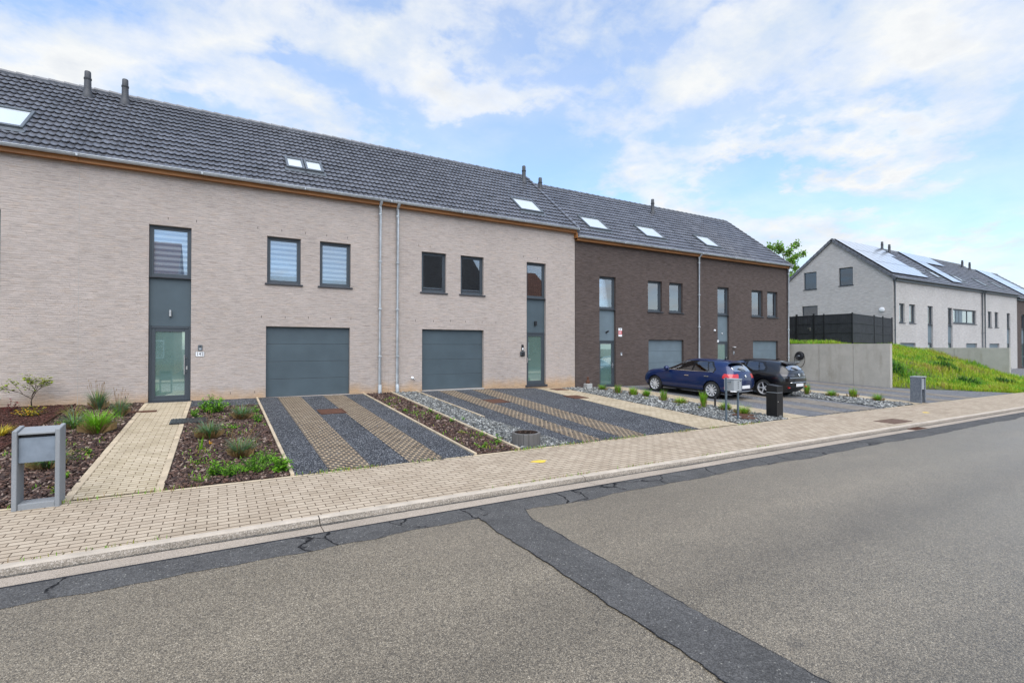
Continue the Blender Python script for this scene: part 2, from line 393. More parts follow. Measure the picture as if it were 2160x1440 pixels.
def gridpaver(name, beige, dark):
    m, g, setb, uv, ob = newmat(name)
    w = g.mix(.02, uv, g.noise(uv, 9, 2, out=1))
    bt = g('ShaderNodeTexBrick', {'Vector': w, 'Color1': dark, 'Color2': tuple(c * 1.5 for c in dark), 'Mortar': beige, 'Scale': 1.0, 'Mortar Size': .017, 'Mortar Smooth': .12, 'Brick Width': .128, 'Row Height': .1}, offset=.5)
    fine = g.noise(uv, 70, 4, .7); n = g.noise(uv, 3, 5, .65)
    c = g.mix(.9, bt.outputs[0], g.ramp(fine, [(.3, .7), (.7, 1.25)]), 'MULTIPLY')
    c = g.mix(.8, c, g.ramp(n, [(.32, (.66, .62, .58)), (.6, (1.05, 1.04, 1.0))]), 'MULTIPLY')
    setb(color=c, rough=.9, spec=.25, normal=g.bump(g.math('ADD', bt.outputs['Fac'], g.math('MULTIPLY', fine, .4)), .9, .015)); return m
MAT['gridpave'] = gridpaver('grid_pavers', (.37, .285, .19), (.04, .04, .042))
MAT['gridpave_grey'] = gridpaver('grid_pavers_weathered', (.34, .29, .22), (.11, .11, .115))

def corten(name='rusty_steel', a=(.065, .031, .021), b=(.135, .060, .035)):
    m, g, setb, uv, ob = newmat(name)
    n = g.noise(ob, 14, 6, .7); s = g.noise(ob, 120, 3)
    setb(color=g.mix(.6, g.ramp(n, [(.3, a), (.7, b)]), g.ramp(s, [(.3, .7), (.7, 1.2)]), 'MULTIPLY'), rough=.85, spec=.3, normal=g.bump(s, .4, .003)); return m
MAT['rust'] = corten(); MAT['rust_brown'] = corten('brown_rust', (.10, .06, .04), (.17, .105, .075))

def granite():
    m, g, setb, uv, ob = newmat('speckled_granite')
    r = g('ShaderNodeSeparateColor', {0: g.vor(ob, 130)}).outputs[0]
    setb(color=g.ramp(r, [(0, (.05, .065, .085)), (.3, (.12, .14, .17)), (.6, (.20, .22, .25)), (.85, (.38, .40, .42))], 'CONSTANT'), rough=.8, normal=g.bump(g.noise(ob, 50, 4), .6, .01)); return m
MAT['granite'] = granite()

def castconcrete(name, base, warm, bscale=2.0):
    m, g, setb, uv, ob = newmat(name)
    n = g.noise(uv, 1.1, 6, .65); st = g.noise(g.scalev(g.mix(.2, uv, g.noise(uv, 1.5, 4, out=1)), (2.6, .55, 1)), 1.0, 6, .68); f = g.noise(uv, 60, 4)
    c = g.ramp(n, [(.3, tuple(x * .8 for x in base)), (.65, base)])
    c = g.mix(g.ramp(st, [(.50, 0.0), (.74, .6)]), c, warm)
    c = g.mix(.5, c, g.ramp(f, [(.3, .85), (.7, 1.12)]), 'MULTIPLY')
    setb(color=c, rough=.88, spec=.25, normal=g.bump(g.math('ADD', f, n), .3, .006)); return m
MAT['wall_conc'] = castconcrete('cast_concrete', (.52, .485, .415), (.27, .235, .18))
MAT['wall_stained'] = castconcrete('stained_concrete', (.50, .48, .42), (.30, .265, .20))
MAT['box_conc'] = castconcrete('precast_concrete', (.30, .315, .325), (.22, .225, .23))
MAT['box_metal'] = plain('galvanised_sheet', (.23, .27, .315), .5, metal=.35, var=.16, scale=7)
MAT['planter_conc'] = castconcrete('old_concrete', (.15, .143, .135), (.085, .08, .073))
MAT['alu_grey'] = plain('grey_painted_metal', (.32, .345, .36), .45, var=.06)
MAT['post_blue'] = plain('bluegrey_painted_steel', (.085, .115, .14), .45, var=.08)
MAT['black_box'] = plain('matt_black_steel', (.010, .010, .011), .42, var=.2, scale=5, spec=.4)

def solar():
    m, g, setb, uv, ob = newmat('solar_cells')
    bt = g('ShaderNodeTexBrick', {'Vector': uv, 'Color1': (.02, .025, .05), 'Color2': (.025, .03, .055), 'Mortar': (.25, .26, .28), 'Scale': 1.0, 'Mortar Size': .006, 'Brick Width': .16, 'Row Height': .13}, offset=0)
    setb(color=bt.outputs[0], rough=.13, spec=1.0)
    nt = m.node_tree; b = [x for x in nt.nodes if x.type == 'BSDF_PRINCIPLED'][0]; out = [x for x in nt.nodes if x.type == 'OUTPUT_MATERIAL'][0]
    gl = g('ShaderNodeBsdfGlossy', {'Color': (.97, .98, 1), 'Roughness': .2}); mx = g('ShaderNodeMixShader', {0: g.math('MULTIPLY_ADD', g('ShaderNodeFresnel', {'IOR': 1.6}).outputs[0], 1.6, .35, clamp=True), 1: b.outputs[0], 2: gl.outputs[0]})
    nt.links.new(mx.outputs[0], out.inputs[0]); return m
MAT['solar'] = solar()
MAT['solar_frame'] = plain('black_aluminium', (.02, .02, .022), .4, metal=.5)
def leafmat(name, col, var=.35, trans=.25):
    m, g, setb, uv, ob = newmat(name)
    n = g.noise(ob, 9, 3); oi = g('ShaderNodeObjectInfo').outputs['Random']
    c = g.ramp(n, [(.25, tuple(x * (1 - var) for x in col)), (.75, tuple(x * (1 + var) for x in col))])
    setb(color=c, rough=.6, spec=.35)
    nt = m.node_tree; b = [x for x in nt.nodes if x.type == 'BSDF_PRINCIPLED'][0]
    tl = g('ShaderNodeBsdfTranslucent', {'Color': c}); mx = g('ShaderNodeMixShader', {0: trans, 1: b.outputs[0], 2: tl.outputs[0]})
    out = [x for x in nt.nodes if x.type == 'OUTPUT_MATERIAL'][0]; nt.links.new(mx.outputs[0], out.inputs[0]); return m
MAT['lf_green'] = leafmat('grass_green', (.13, .30, .022)); MAT['lf_bright'] = leafmat('fresh_green', (.19, .42, .02)); MAT['lf_blue'] = leafmat('bluish_fescue', (.14, .235, .135))
MAT['lf_dark'] = leafmat('dark_green', (.03, .10, .02)); MAT['lf_yellow'] = leafmat('golden_blade', (.55, .42, .03)); MAT['lf_straw'] = leafmat('straw', (.27, .175, .075)); MAT['lf_red'] = leafmat('red_leaf', (.22, .02, .025))
MAT['lf_olive'] = leafmat('olive_leaf', (.30, .30, .04)); MAT['lf_lime'] = leafmat('yellow_green_blade', (.36, .45, .03)); MAT['lf_dry'] = leafmat('dry_blade', (.42, .30, .09)); MAT['lf_orange'] = leafmat('orange_petal', (.70, .35, .02)); MAT['lf_tree'] = leafmat('poplar_leaf', (.17, .26, .05))
MAT['bark'] = plain('bark', (.09, .065, .045), .9, var=.35, scale=20, bump=.5)
MAT['chip1'] = plain('bark_chip_dark', (.050, .027, .020), .8, var=.3); MAT['chip2'] = plain('bark_chip_brown', (.115, .062, .043), .8, var=.3); MAT['chip3'] = plain('bark_chip_pale', (.28, .205, .16), .8, var=.3)
MAT['sl1'] = plain('slate_grey', (.165, .17, .16), .6, var=.25); MAT['sl2'] = plain('slate_pale', (.42, .42, .39), .6, var=.2); MAT['sl3'] = plain('slate_dark', (.08, .083, .08), .6, var=.25)
MAT['mul1'] = plain('red_mulch', (.10, .036, .024), .9, var=.3); MAT['mul2'] = plain('brown_mulch', (.055, .022, .015), .9, var=.3); MAT['stone_dark'] = plain('loose_stone_dark', (.045, .05, .06), .7, var=.4); MAT['stone_pale'] = plain('loose_stone_pale', (.26, .27, .28), .7, var=.3)
# ------------------------------------------------------------------ camera
CX, CY = .5045, .8634                                     # heading of the lens over the ground
cam = bpy.data.cameras.new('camera'); cam.sensor_width = 36; cam.lens = 17.633; cam.clip_end = 3000
co_ = bpy.data.objects.new('camera', cam); COL.objects.link(co_); scene.camera = co_
pit = math.atan(11 / 1058)
fw = Vector((CX * math.cos(pit), CY * math.cos(pit), math.sin(pit)))
co_.rotation_euler = fw.to_track_quat('-Z', 'Y').to_euler()

# ------------------------------------------------------------------ terrain heights
def cl(x, a, b): return a if x < a else b if x > b else x
def gx(X): return -.006 * cl(X, -30, 90)
def gz(X, Y):
    t = cl((X - 9) / 5.5, 0, 1); s = .053 + (.037 - .053) * t
    return -2.02 + gx(X) + s * (cl(Y, 8.56, 17.3) - 8.56)
def zg(X, Y):
    if Y <= 6.1: return -2.22 + gx(X)
    if Y < 8.56: return -2.16 + gx(X) + (Y - 6.1) / 2.46 * .10
    return gz(X, Y) - .04
xs = [-400, -120, -60, -30, -15, -8] + [i * .5 for i in range(-10, 61)] + [34, 40, 46, 54, 66, 90, 140, 250, 500]
ys = [-400, -60, -12, -3, 0, 6.1, 8.56] + [9 + .5 * i for i in range(17)] + [17.3, 30, 60, 150, 600]
v = [(x, y, zg(x, y)) for y in ys for x in xs]; nx = len(xs)
f = [(j*nx+i, j*nx+i+1, (j+1)*nx+i+1, (j+1)*nx+i) for j in range(len(ys)-1) for i in range(nx-1)]
tag(raw('ground', v, f, MAT['earth'], smooth=True), 'earth ground under and beyond the whole street', 'ground', kind='structure')

def structure(o, label, cat): return tag(o, label, cat, kind='structure')
def sheet(name, mat, xa, xb, y0, y1, off, label, cat, step=.5, ragged=0, seed=0):
    """ground sheet between X edges xa(Y), xb(Y), draped over gz"""
    fa = xa if callable(xa) else (lambda y: xa); fb = xb if callable(xb) else (lambda y: xb)
    ny = max(1, int(math.ceil((y1 - y0) / step))); nxx = max(1, int(math.ceil((fb(y0) - fa(y0)) / step)))
    v = []
    for j in range(ny + 1):
        y = y0 + (y1 - y0) * j / ny; a, b = fa(y), fb(y)
        if ragged:
            a += ragged * noise.noise((seed, y * 2.1, 0)); b += ragged * noise.noise((seed + 9, y * 2.1, 3))
        for i in range(nxx + 1):
            x = a + (b - a) * i / nxx; v.append((x, y, gz(x, y) + off))
    w = nxx + 1
    f = [(j*w+i, j*w+i+1, (j+1)*w+i+1, (j+1)*w+i) for j in range(ny) for i in range(nxx)]
    return structure(raw(name, v, f, mat, smooth=True), label, cat)

def strip(name, mat, y0, y1, z0, z1, x0, x1, label, cat, step=4.0, yfun=None):
    v = []; n = int((x1 - x0) / step)
    for i in range(n + 1):
        x = x0 + (x1 - x0) * i / n
        a, b = (y0, y1) if yfun is None else yfun(x)
        v += [(x, a, z0 + gx(x)), (x, b, z1 + gx(x))]
    f = [(2*i, 2*i+2, 2*i+3, 2*i+1) for i in range(n)]
    return structure(raw(name, v, f, mat), label, cat)
strip('road', MAT['asphalt'], -.85, 6.12, -2.145, -2.140, -80, 180, 'worn grey asphalt road running past the houses', 'road', 5)
def fb(x, k=1): return noise.noise((x * .55, 2.2, 0)) * .10 + noise.noise((x * 2.3, 7.7, 0)) * .05 + noise.noise((x * 7.3, 1.7, 0)) * .022
strip('asphalt_strip', MAT['asphalt_dark'], 0, 0, -2.1375, -2.1365, -12, 70, 'dark cracked asphalt repair strip along the gutter', 'asphalt patch', .08, lambda x: (5.64 + fb(x), 6.115))
v = []; n = 170
for i in range(n + 1):
    y = -.8 + (5.72 + .8) * i / n
    a = 2.83 + .025 * noise.noise((3, y * .9, 0)) + .02 * noise.noise((4, y * 3, 0)) + .02 * noise.noise((4, y * 11, 5))
    b = 3.39 + .03 * noise.noise((8, y * .9, 0)) + .02 * noise.noise((9, y * 3, 0)) + .015 * noise.noise((9, y * 11, 5))
    if y > 5.3: b += (y - 5.3) * .35
    z = -2.145 + .004 * (y + .85) / 7 + .0085
    v += [(a, y, z + gx(a)), (b, y, z + gx(b))]
structure(raw('asphalt_trench_patch', v, [(2*i, 2*i+1, 2*i+3, 2*i+2) for i in range(n)], MAT['asphalt_trench']), 'dark ragged asphalt trench patch crossing the road', 'asphalt patch')
# black sealing line beside both edges of the trench
def seal(name, idx, sgn):
    vv = []
    for i in range(n + 1):
        p = v[2*i + idx]; w = .002 + .007 * max(0, noise.noise((idx * 5, p[1] * 3.1, 1)) + .25)
        vv += [(p[0] - w, p[1], p[2] + .003), (p[0] + w * .6, p[1], p[2] + .003)]
    structure(raw(name, vv, [(2*i, 2*i+1, 2*i+3, 2*i+2) for i in range(n)], MAT['ink']), 'thin black joint along the ' + sgn + ' edge of the asphalt trench patch', 'joint')
strip('joint_seam', MAT['ink'], 6.098, 6.1185, -2.1345, -2.1285, -12, 60, 'black open joint between gutter strip and asphalt', 'joint', 1.0)
seal('joint_seam', 0, 'left'); seal('joint_seam', 1, 'right')

# kerb and gutter elements, open joints between them
KP = [(6.385, -2.30), (6.385, -2.128), (6.405, -2.095), (6.43, -2.072), (6.465, -2.061), (6.53, -2.058), (6.53, -2.30)]
GP = [(6.115, -2.30), (6.115, -2.128), (6.385, -2.132), (6.385, -2.30)]
kb, gb = MB(), MB()
for k in range(-6, 18):
    a = 1.06 + 4.05 * k + .006; b = 1.06 + 4.05 * (k + 1) - .006
    for mb, prof in ((kb, KP), (gb, GP)):
        nn = len(prof)
        v = [(a, y - .002 * (mb is gb), z + gx(a)) for y, z in prof] + [(b, y - .002 * (mb is gb), z + gx(b)) for y, z in prof]
        fs = [tuple(range(nn - 1, -1, -1)), tuple(range(nn, 2 * nn))] + [(i, i + nn, (i + 1) % nn + nn, (i + 1) % nn) for i in range(nn)]
        mb.add(v, [tuple(reversed(q)) for q in fs])
        if mb is kb: mb.m[-3] = 1; mb.m[-4] = 1
structure(kb.build('kerb', [MAT['kerb'], MAT['kerb_top']]), 'low rounded beige concrete kerb along the pavement', 'kerb')
structure(gb.build('gutter_strip', MAT['gutter']), 'flat beige concrete gutter strip at the foot of the kerb', 'gutter')
dk = MB()
for k in range(-6, 18):                                           # dirt that gathers at the kerb foot
    a0 = 1.06 + 4.05 * k
    for i in range(40):
        a = a0 + i * .101; b = a + .101; w = lambda x: .025 + .045 * max(0, noise.noise((x * .6, 5, 0)) + .25) + .012 * noise.noise((x * 9, 1, 0))
        dk.quad((a, 6.384 - w(a), -2.1275 + gx(a)), (b, 6.384 - w(b), -2.1275 + gx(b)), (b, 6.3845, -2.1235 + gx(b)), (a, 6.3845, -2.1235 + gx(a)))
structure(dk.build('gutter_dirt', granular('road_grit', [(.10, .09, .08), (.19, .17, .14), (.28, .25, .2), (.07, .065, .06)], 110)), 'dark grit gathered along the kerb foot', 'dirt')

strip('pavement', MAT['pave'], 6.53, 8.47, -2.060, -2.024, -60, 120, 'beige concrete block pavement between kerb and front gardens', 'pavement', 3)
strip('pavement_edging', MAT['edging'], 8.472, 8.56, -2.021, -2.019, -60, 120, 'thin beige edging row at the back of the pavement', 'edging', 3)
strip('pavement', MAT['pave'], -2.8, -.85, -2.04, -2.07, -60, 120, 'block pavement on the viewer side of the street', 'pavement', 6)

# ------------------------------------------------------------------ front gardens (sheets)
YB, YW = 8.56, 17.16
lin = lambda a, b: (lambda y: a + (b - a) * (y - YB) / (YW - YB))
sheet('flower_bed', MAT['soil_red'], -12, -3.26, YB, YW, .03, 'raised bed of reddish mulch behind the rusty steel edging', 'flower bed')
sheet('garden_path', MAT['path'], -5.74, -4.86, YB, 16.98, .05, 'pale block path of the house cut off at the left', 'path')
sheet('driveway', MAT['gravel'], -10.6, -7.45, YB, YW, .05, 'black gravel driveway of the house cut off at the left', 'driveway')
sheet('flower_bed', MAT['soil'], -3.22, -1.75, YB, YW, .0, 'dark bark bed between rusty edging and block path', 'flower bed')
sheet('garden_path', MAT['path'], -1.66, -.76, YB, 16.98, .012, 'pale yellow block path leading up to the door numbered 142', 'path')
sheet('flower_bed', MAT['soil'], -.66, .98, YB, 15.85, .0, 'dark bark bed between block path and the first driveway', 'flower bed')
sheet('gravel_strip', MAT['gravel'], -.66, .98, 15.85, YW, .004, 'strip of black gravel at the wall foot between door and garage', 'gravel')
sheet('driveway', MAT['gravel'], 1.04, 4.18, YB, YW, .006, 'black gravel driveway up to the first garage', 'driveway')
sheet('paver_track', MAT['gridpave'], 1.57, 2.24, YB, 17.06, .012, 'beige grid paver wheel track at the left of the first driveway', 'paver track')
sheet('paver_track', MAT['gridpave'], 2.91, 3.56, YB, 17.06, .012, 'beige grid paver wheel track at the right of the first driveway', 'paver track')
sheet('flower_bed', MAT['soil'], 4.24, 5.14, YB, YW, .0, 'narrow dark bark bed between first driveway and slate strip', 'flower bed')
sheet('slate_bed', MAT['slate_base'], 5.2, lambda y: 6.04 + max(0, (11.8 - y)) * .11, YB, YW, .002, 'narrow grey slate strip beside the second driveway', 'slate bed')
sheet('driveway', MAT['gravel'], lambda y: 6.1 + max(0, (11.8 - y)) * .11, lin(10.5, 11.12), YB, YW, .006, 'black gravel driveway up to the second garage', 'driveway')
sheet('paver_track', MAT['gridpave'], lin(6.82, 6.86), lin(7.34, 7.5), YB, 17.06, .012, 'beige grid paver wheel track at the left of the second driveway', 'paver track')
sheet('paver_track', MAT['gridpave'], lin(7.93, 8.2), lin(8.66, 8.92), YB, 17.06, .012, 'beige grid paver wheel track at the right of the second driveway', 'paver track')
sheet('garden_path', MAT['path'], lin(10.5, 11.12), lin(12.05, 12.3), YB, 17.0, .014, 'pale block path to the door beside the second garage', 'path')
sheet('slate_bed', MAT['slate_base'], lin(12.08, 12.33), lin(14.35, 14.6), YB, YW, .0, 'wide slate bed with grass tufts beside the blue car', 'slate bed')
sheet('garden_path', MAT['path'], lin(14.4, 14.65), lin(15.35, 15.6), YB, 17.0, .012, 'pale slab path beside the blue car to the third door', 'path')
sheet('driveway', MAT['gravel_grey'], lin(15.38, 15.62), lin(20.0, 20.9), YB, YW, .006, 'grey gravel driveway under the blue car', 'driveway')
for a, b, t in ((16.7, 17.5, 'left'), (18.4, 19.6, 'right')):
    sheet('paver_track', MAT['gridpave_grey'], a, b, YB, 17.0, .012, f'weathered grid paver track at the {t} of the third driveway', 'paver track')
sheet('slate_bed', MAT['slate_base'], lin(20.05, 20.95), lin(22.35, 22.6), YB, YW, .0, 'slate bed with grass tufts beside the black car', 'slate bed')
sheet('garden_path', MAT['path'], lin(22.4, 22.65), lin(23.4, 23.6), YB, 17.0, .012, 'pale slab path between black car bay and granite letter box', 'path')
sheet('driveway', MAT['gravel_grey'], lin(23.42, 23.62), lambda y: 29.0 + max(0, 12.2 - y) * 1.05, YB, YW, .006, 'grey gravel driveway in front of the concrete retaining wall', 'driveway')
for a, b, t in ((24.6, 25.6, 'beside the path'), (27.0, 28.0, 'nearer the retaining wall')):
    sheet('paver_track', MAT['gridpave_grey'], a, b, YB, 16.5, .012, f'weathered grid paver track on the last driveway, {t}', 'paver track')
sheet('driveway', MAT['gravel_grey'], 42.5, 90, YB, YW, .006, 'grey paved forecourt before the far houses', 'driveway', step=2)

# borders: long thin kerbstones, one object each
def border(name, mat, fx, w, y0, y1, h, label, cat='edging', joint=1.0):
    m = MB(); k = max(1, round((y1 - y0) / joint)); f_ = fx if callable(fx) else (lambda y: fx)
    for i in range(k):
        a = y0 + (y1 - y0) * i / k + .003; b = y0 + (y1 - y0) * (i + 1) / k - .003
        xa, xb = f_(a), f_(b)
        m.hexa([(xa, a, gz(xa, a) - .08), (xa + w, a, gz(xa, a) - .08), (xb + w, b, gz(xb, b) - .08), (xb, b, gz(xb, b) - .08)],
               [(xa, a, gz(xa, a) + h), (xa + w, a, gz(xa, a) + h), (xb + w, b, gz(xb, b) + h), (xb, b, gz(xb, b) + h)])
    return structure(m.build(name, mat, bevel=.004), label, cat)
border('path_border', MAT['edging'], -1.755, .093, YB, 16.98, .018, 'beige kerbstones on the left edge of the door path')
border('path_border', MAT['edging'], -.758, .093, YB, 16.98, .018, 'beige kerbstones on the right edge of the door path')
border('bed_border', MAT['edging'], .982, .055, YB, YW, .035, 'thin beige border between bark bed and first driveway')
border('bed_border', MAT['edging'], 4.183, .055, YB, YW, .035, 'thin beige border between first driveway and narrow bark bed')
border('timber_border', MAT['edging'], 5.143, .055, YB, YW, .045, 'worn border between narrow bark bed and slate strip')
border('timber_border', MAT['edging'], 6.045, .05, 11.85, YW, .045, 'worn border between slate strip and second driveway')
border('path_border', MAT['edging'], lin(12.05, 12.28), .03, YB, 17.0, .016, 'thin edge of the second block path along the slate bed')
border('path_border', MAT['edging'], lin(14.36, 14.61), .04, YB, 17.0, .014, 'thin edge of the third path along the slate bed')
m = MB()
for i in range(8):
    a, b = 8.6 + i * 1.07, 8.6 + (i + 1) * 1.07
    m.hexa([(-3.252, a, gz(-3.2, a) - .1), (-3.240, a, gz(-3.2, a) - .1), (-3.240, b, gz(-3.2, b) - .1), (-3.252, b, gz(-3.2, b) - .1)],
           [(-3.252, a, gz(-3.2, a) + .06), (-3.240, a, gz(-3.2, a) + .06), (-3.240, b, gz(-3.2, b) + .06), (-3.252, b, gz(-3.2, b) + .06)])
tag(m.build('steel_edging', MAT['rust']), 'rusty steel garden edging holding back the reddish mulch bed', 'edging')

# ------------------------------------------------------------------ houses
YF = 17.16
DEP = .12
def cells(mb, xs_, zs_, holes, y, flip=False, mi=0):
    xs_ = sorted(set(xs_)); zs_ = sorted(set(zs_))
    for i in range(len(xs_) - 1):
        for j in range(len(zs_) - 1):
            cx, cz = (xs_[i] + xs_[i+1]) / 2, (zs_[j] + zs_[j+1]) / 2
            if any(h[0] < cx < h[1] and h[2] < cz < h[3] for h in holes): continue
            mb.quad((xs_[i], y, zs_[j]), (xs_[i+1], y, zs_[j]), (xs_[i+1], y, zs_[j+1]), (xs_[i], y, zs_[j+1]), mi)

def win_frame(mb, x0, x1, z0, z1, y, fw=.05, sw=.052, bars=()):
    """outer frame and recessed sash; y = front face"""
    g_ = .004
    for (a, b, c, d, yy, dep) in ((x0+g_, x1-g_, z0+g_, z1-g_, y, fw), (x0+fw+.002, x1-fw-.002, z0+fw+.002, z1-fw-.002, y + .018, sw)):
        t = .075 if yy == y else .06
        mb.box(a, a + dep, yy, yy + t, c, d); mb.box(b - dep, b, yy, yy + t, c, d)
        mb.box(a + dep, b - dep, yy, yy + t, c, c + dep); mb.box(a + dep, b - dep, yy, yy + t, d - dep, d)
    i = fw + sw
    for bx in bars: mb.box(bx - .04, bx + .04, y + .01, y + .07, z0 + i, z1 - i)
    return x0 + i, x1 - i, z0 + i, z1 - i

def window(house, x0, x1, z0, z1, cover=None, sill=True, label=None, bars=(), bmat='blind', panel=None, tilt=0):
    y = YF + DEP - .02
    mb = MB(); a, b, c, d = win_frame(mb, x0, x1, z0, z1, y, bars=bars)
    w = mb.build('window', MAT['frame'], house, bevel=.004)
    if label: w['label'] = label
    p = MB().box(a - .01, b + .01, y + .045, y + .055, c - .01, d + .01); p.build('pane', MAT['glass_pale' if bmat in ('curtain', 'voile') else 'glass'], w)
    if cover:
        zb = c + (d - c) * (1 - cover)
        q = MB(); n = 24 if bmat != 'blind' else 1
        for k in range(n):
            xa, xb = a - .02 + (b - a + .04) * k / n, a - .02 + (b - a + .04) * (k + 1) / n
            dy = lambda k: (.018 * math.sin(k * 2.1) if n > 1 else 0)
            q.quad((xa, y + .085 + dy(k), zb), (xb, y + .085 + dy(k+1), zb), (xb, y + .085 + dy(k+1), d + .03), (xa, y + .085 + dy(k), d + .03))
        q.build('blind' if bmat == 'blind' else 'curtain', MAT[bmat], w)
    if panel:
        MB().box(panel[0], panel[1], y + .02, y + .04, c - .01, d + .01).build('blank_panel', MAT['panel_grey'], w)
    if sill:
        s = MB().hexa([(x0-.06, YF-.045, z0-.052), (x1+.06, YF-.045, z0-.052), (x1+.06, YF+.1, z0-.052), (x0-.06, YF+.1, z0-.052)],
                      [(x0-.06, YF-.045, z0-.006), (x1+.06, YF-.045, z0-.006), (x1+.06, YF+.1, z0+.003), (x0-.06, YF+.1, z0+.003)])
        s.build('sill', MAT['sill'], w, bevel=.004)
    return w

def entrance(house, x0, x1, zb, zd, zw, zt, hinge_left=True, handle='bar', cover=None, bmat='blind', lamp='steel', reflect=True, grey=False):
    """tall recessed slot: door, blank panel, window"""
    y = YF + DEP - .02
    fm = MAT['frame']; pm = MAT['panel_grey'] if grey else MAT['panel']
    mb = MB(); a, b, c, d = win_frame(mb, x0, x1, zb + .03, zd, y, fw=.055, sw=.095)
    door = mb.build('door', fm, house, bevel=.004)
    MB().box(a - .01, b + .01, y + .045, y + .06, c - .01, d + .01).build('pane', MAT['frosted'], door)
    hx = (b + .048) if hinge_left else (a - .048); h = MB()
    zc = zb + 1.05
    if handle == 'bar':
        hx2 = hx - .055 if hinge_left else hx + .055
        h.tube([(hx2, y - .05, zc - .28), (hx2, y - .05, zc + .28)], .014)
        for zz in (zc - .2, zc + .2): h.tube([(hx2, y - .05, zz), (hx, y + .02, zz)], .009, 8)
        h.box(hx - .018, hx + .018, y + .008, y + .018, zc - .14, zc - .04)
    else:
        h.box(hx - .02, hx + .02, y + .005, y + .018, zc - .13, zc + .08)
        h.tube([(hx, y + .01, zc), (hx, y - .045, zc)], .010, 8); h.tube([(hx, y - .045, zc), (hx + (-.12 if hinge_left else .12), y - .045, zc)], .010, 8)
    h.build('handle', MAT['steel'], door, smooth=True, autosmooth=40)
    MB().box(x0 - .06, x1 + .06, YF - .04, YF + DEP, zb - .05, zb + .028).build('threshold', MAT['sill'], door, bevel=.004)
    pn = MB().box(x0 + .003, x1 - .003, y + .012, y + .05, zd + .003, zw - .028).build('panel', pm, house)
    MB().box(x0 + .001, x1 - .001, YF + .012, y + .05, zw - .026, zw + .002).build('ledge', MAT['sill'], pn)
    if lamp:
        xm = (x0 + x1) / 2; zl = zd + (.37 if lamp != 'dot' else .42); lm = MB()
        if lamp == 'steel': lm.box(xm - .025, xm + .025, y - .075, y + .012, zl - .09, zl + .09); lmat = MAT['steel']
        elif lamp == 'black': lm.box(xm - .04, xm + .04, y - .09, y + .012, zl - .09, zl + .09); lmat = MAT['black_plastic']
        elif lamp == 'spot':
            lm.box(xm - .03, xm + .03, y - .02, y + .012, zl - .05, zl + .03); lm.tube([(xm, y - .02, zl), (xm + .03, y - .13, zl + .05)], .035, 10); lmat = MAT['black_plastic']
        else: lm.tube([(xm, y + .01, zl), (xm, y - .03, zl)], .03, 12); lmat = MAT['white']
        lm.build('wall_lamp', lmat, house, bevel=.004)
    window(house, x0, x1, zw, zt, cover, sill=False, bmat=bmat)
    return door

def garage(house, x0, x1, zb, zt, mat='panel'):
    y = YF + DEP; mb = MB(); n = 4; h = (zt - zb) / n
    for i in range(n):
        mb.box(x0 + .004, x1 - .004, y, y + .04, zb + h * i + .004, zb + h * (i + 1) - .004)
    o = mb.build('garage_door', MAT[mat], house, bevel=.006)
    MB().box(x0 + .002, x1 - .002, y + .012, y + .05, zb + .004, zt - .002).build('joint_strip', MAT['zinc_dark'], o)
    MB().box(x0, x1, YF - .03, y + .06, zb - .06, zb - .002).build('threshold', MAT['aggregate'], o)
    return o

def tiled(name, x0, x1, ye, ze, yr, zr, parent, amp=.020, tw=.165, course=.345, lip=.054, ns=7, mat='tile'):
    L = math.hypot(yr - ye, zr - ze); nc = int(round(L / course)); cs = L / nc
    ty, tz = (yr - ye) / L, (zr - ze) / L; ny_, nz_ = -tz, ty
    nu = max(2, int((x1 - x0) / tw * ns)); u = np.linspace(x0, x1, nu + 1)
    ph = 2 * np.pi * u / tw
    h = amp * (.9 - 1.9 * np.abs(np.sin(ph / 2 + .0)) ** .75)
    V = []
    for k in range(nc):
        jit = .004 * rng.standard_normal(1)[0]
        hj = h + .0028 * np.repeat(rng.standard_normal(nu // ns + 2), ns)[:nu + 1]
        for (sv, off) in ((k * cs + .05, lip - .022), (k * cs - .02, lip - .022), (k * cs - .02 + jit * .3, lip), ((k + 1) * cs + .06, .0)):
            V.append(np.stack([u, ye + ty * sv + ny_ * (hj + off), ze + tz * sv + nz_ * (hj + off)], 1))
    V = np.concatenate(V); w = nu + 1; rows = nc * 4
    j, i = np.meshgrid(np.arange(rows - 1), np.arange(nu), indexing='ij'); a = (j * w + i).ravel()
    F = np.stack([a, a + 1, a + 1 + w, a + w], 1)
    o = raw(name, V, F, MAT[mat], parent, smooth=True)
    o.data.set_sharp_from_angle(angle=R(40))
    return o

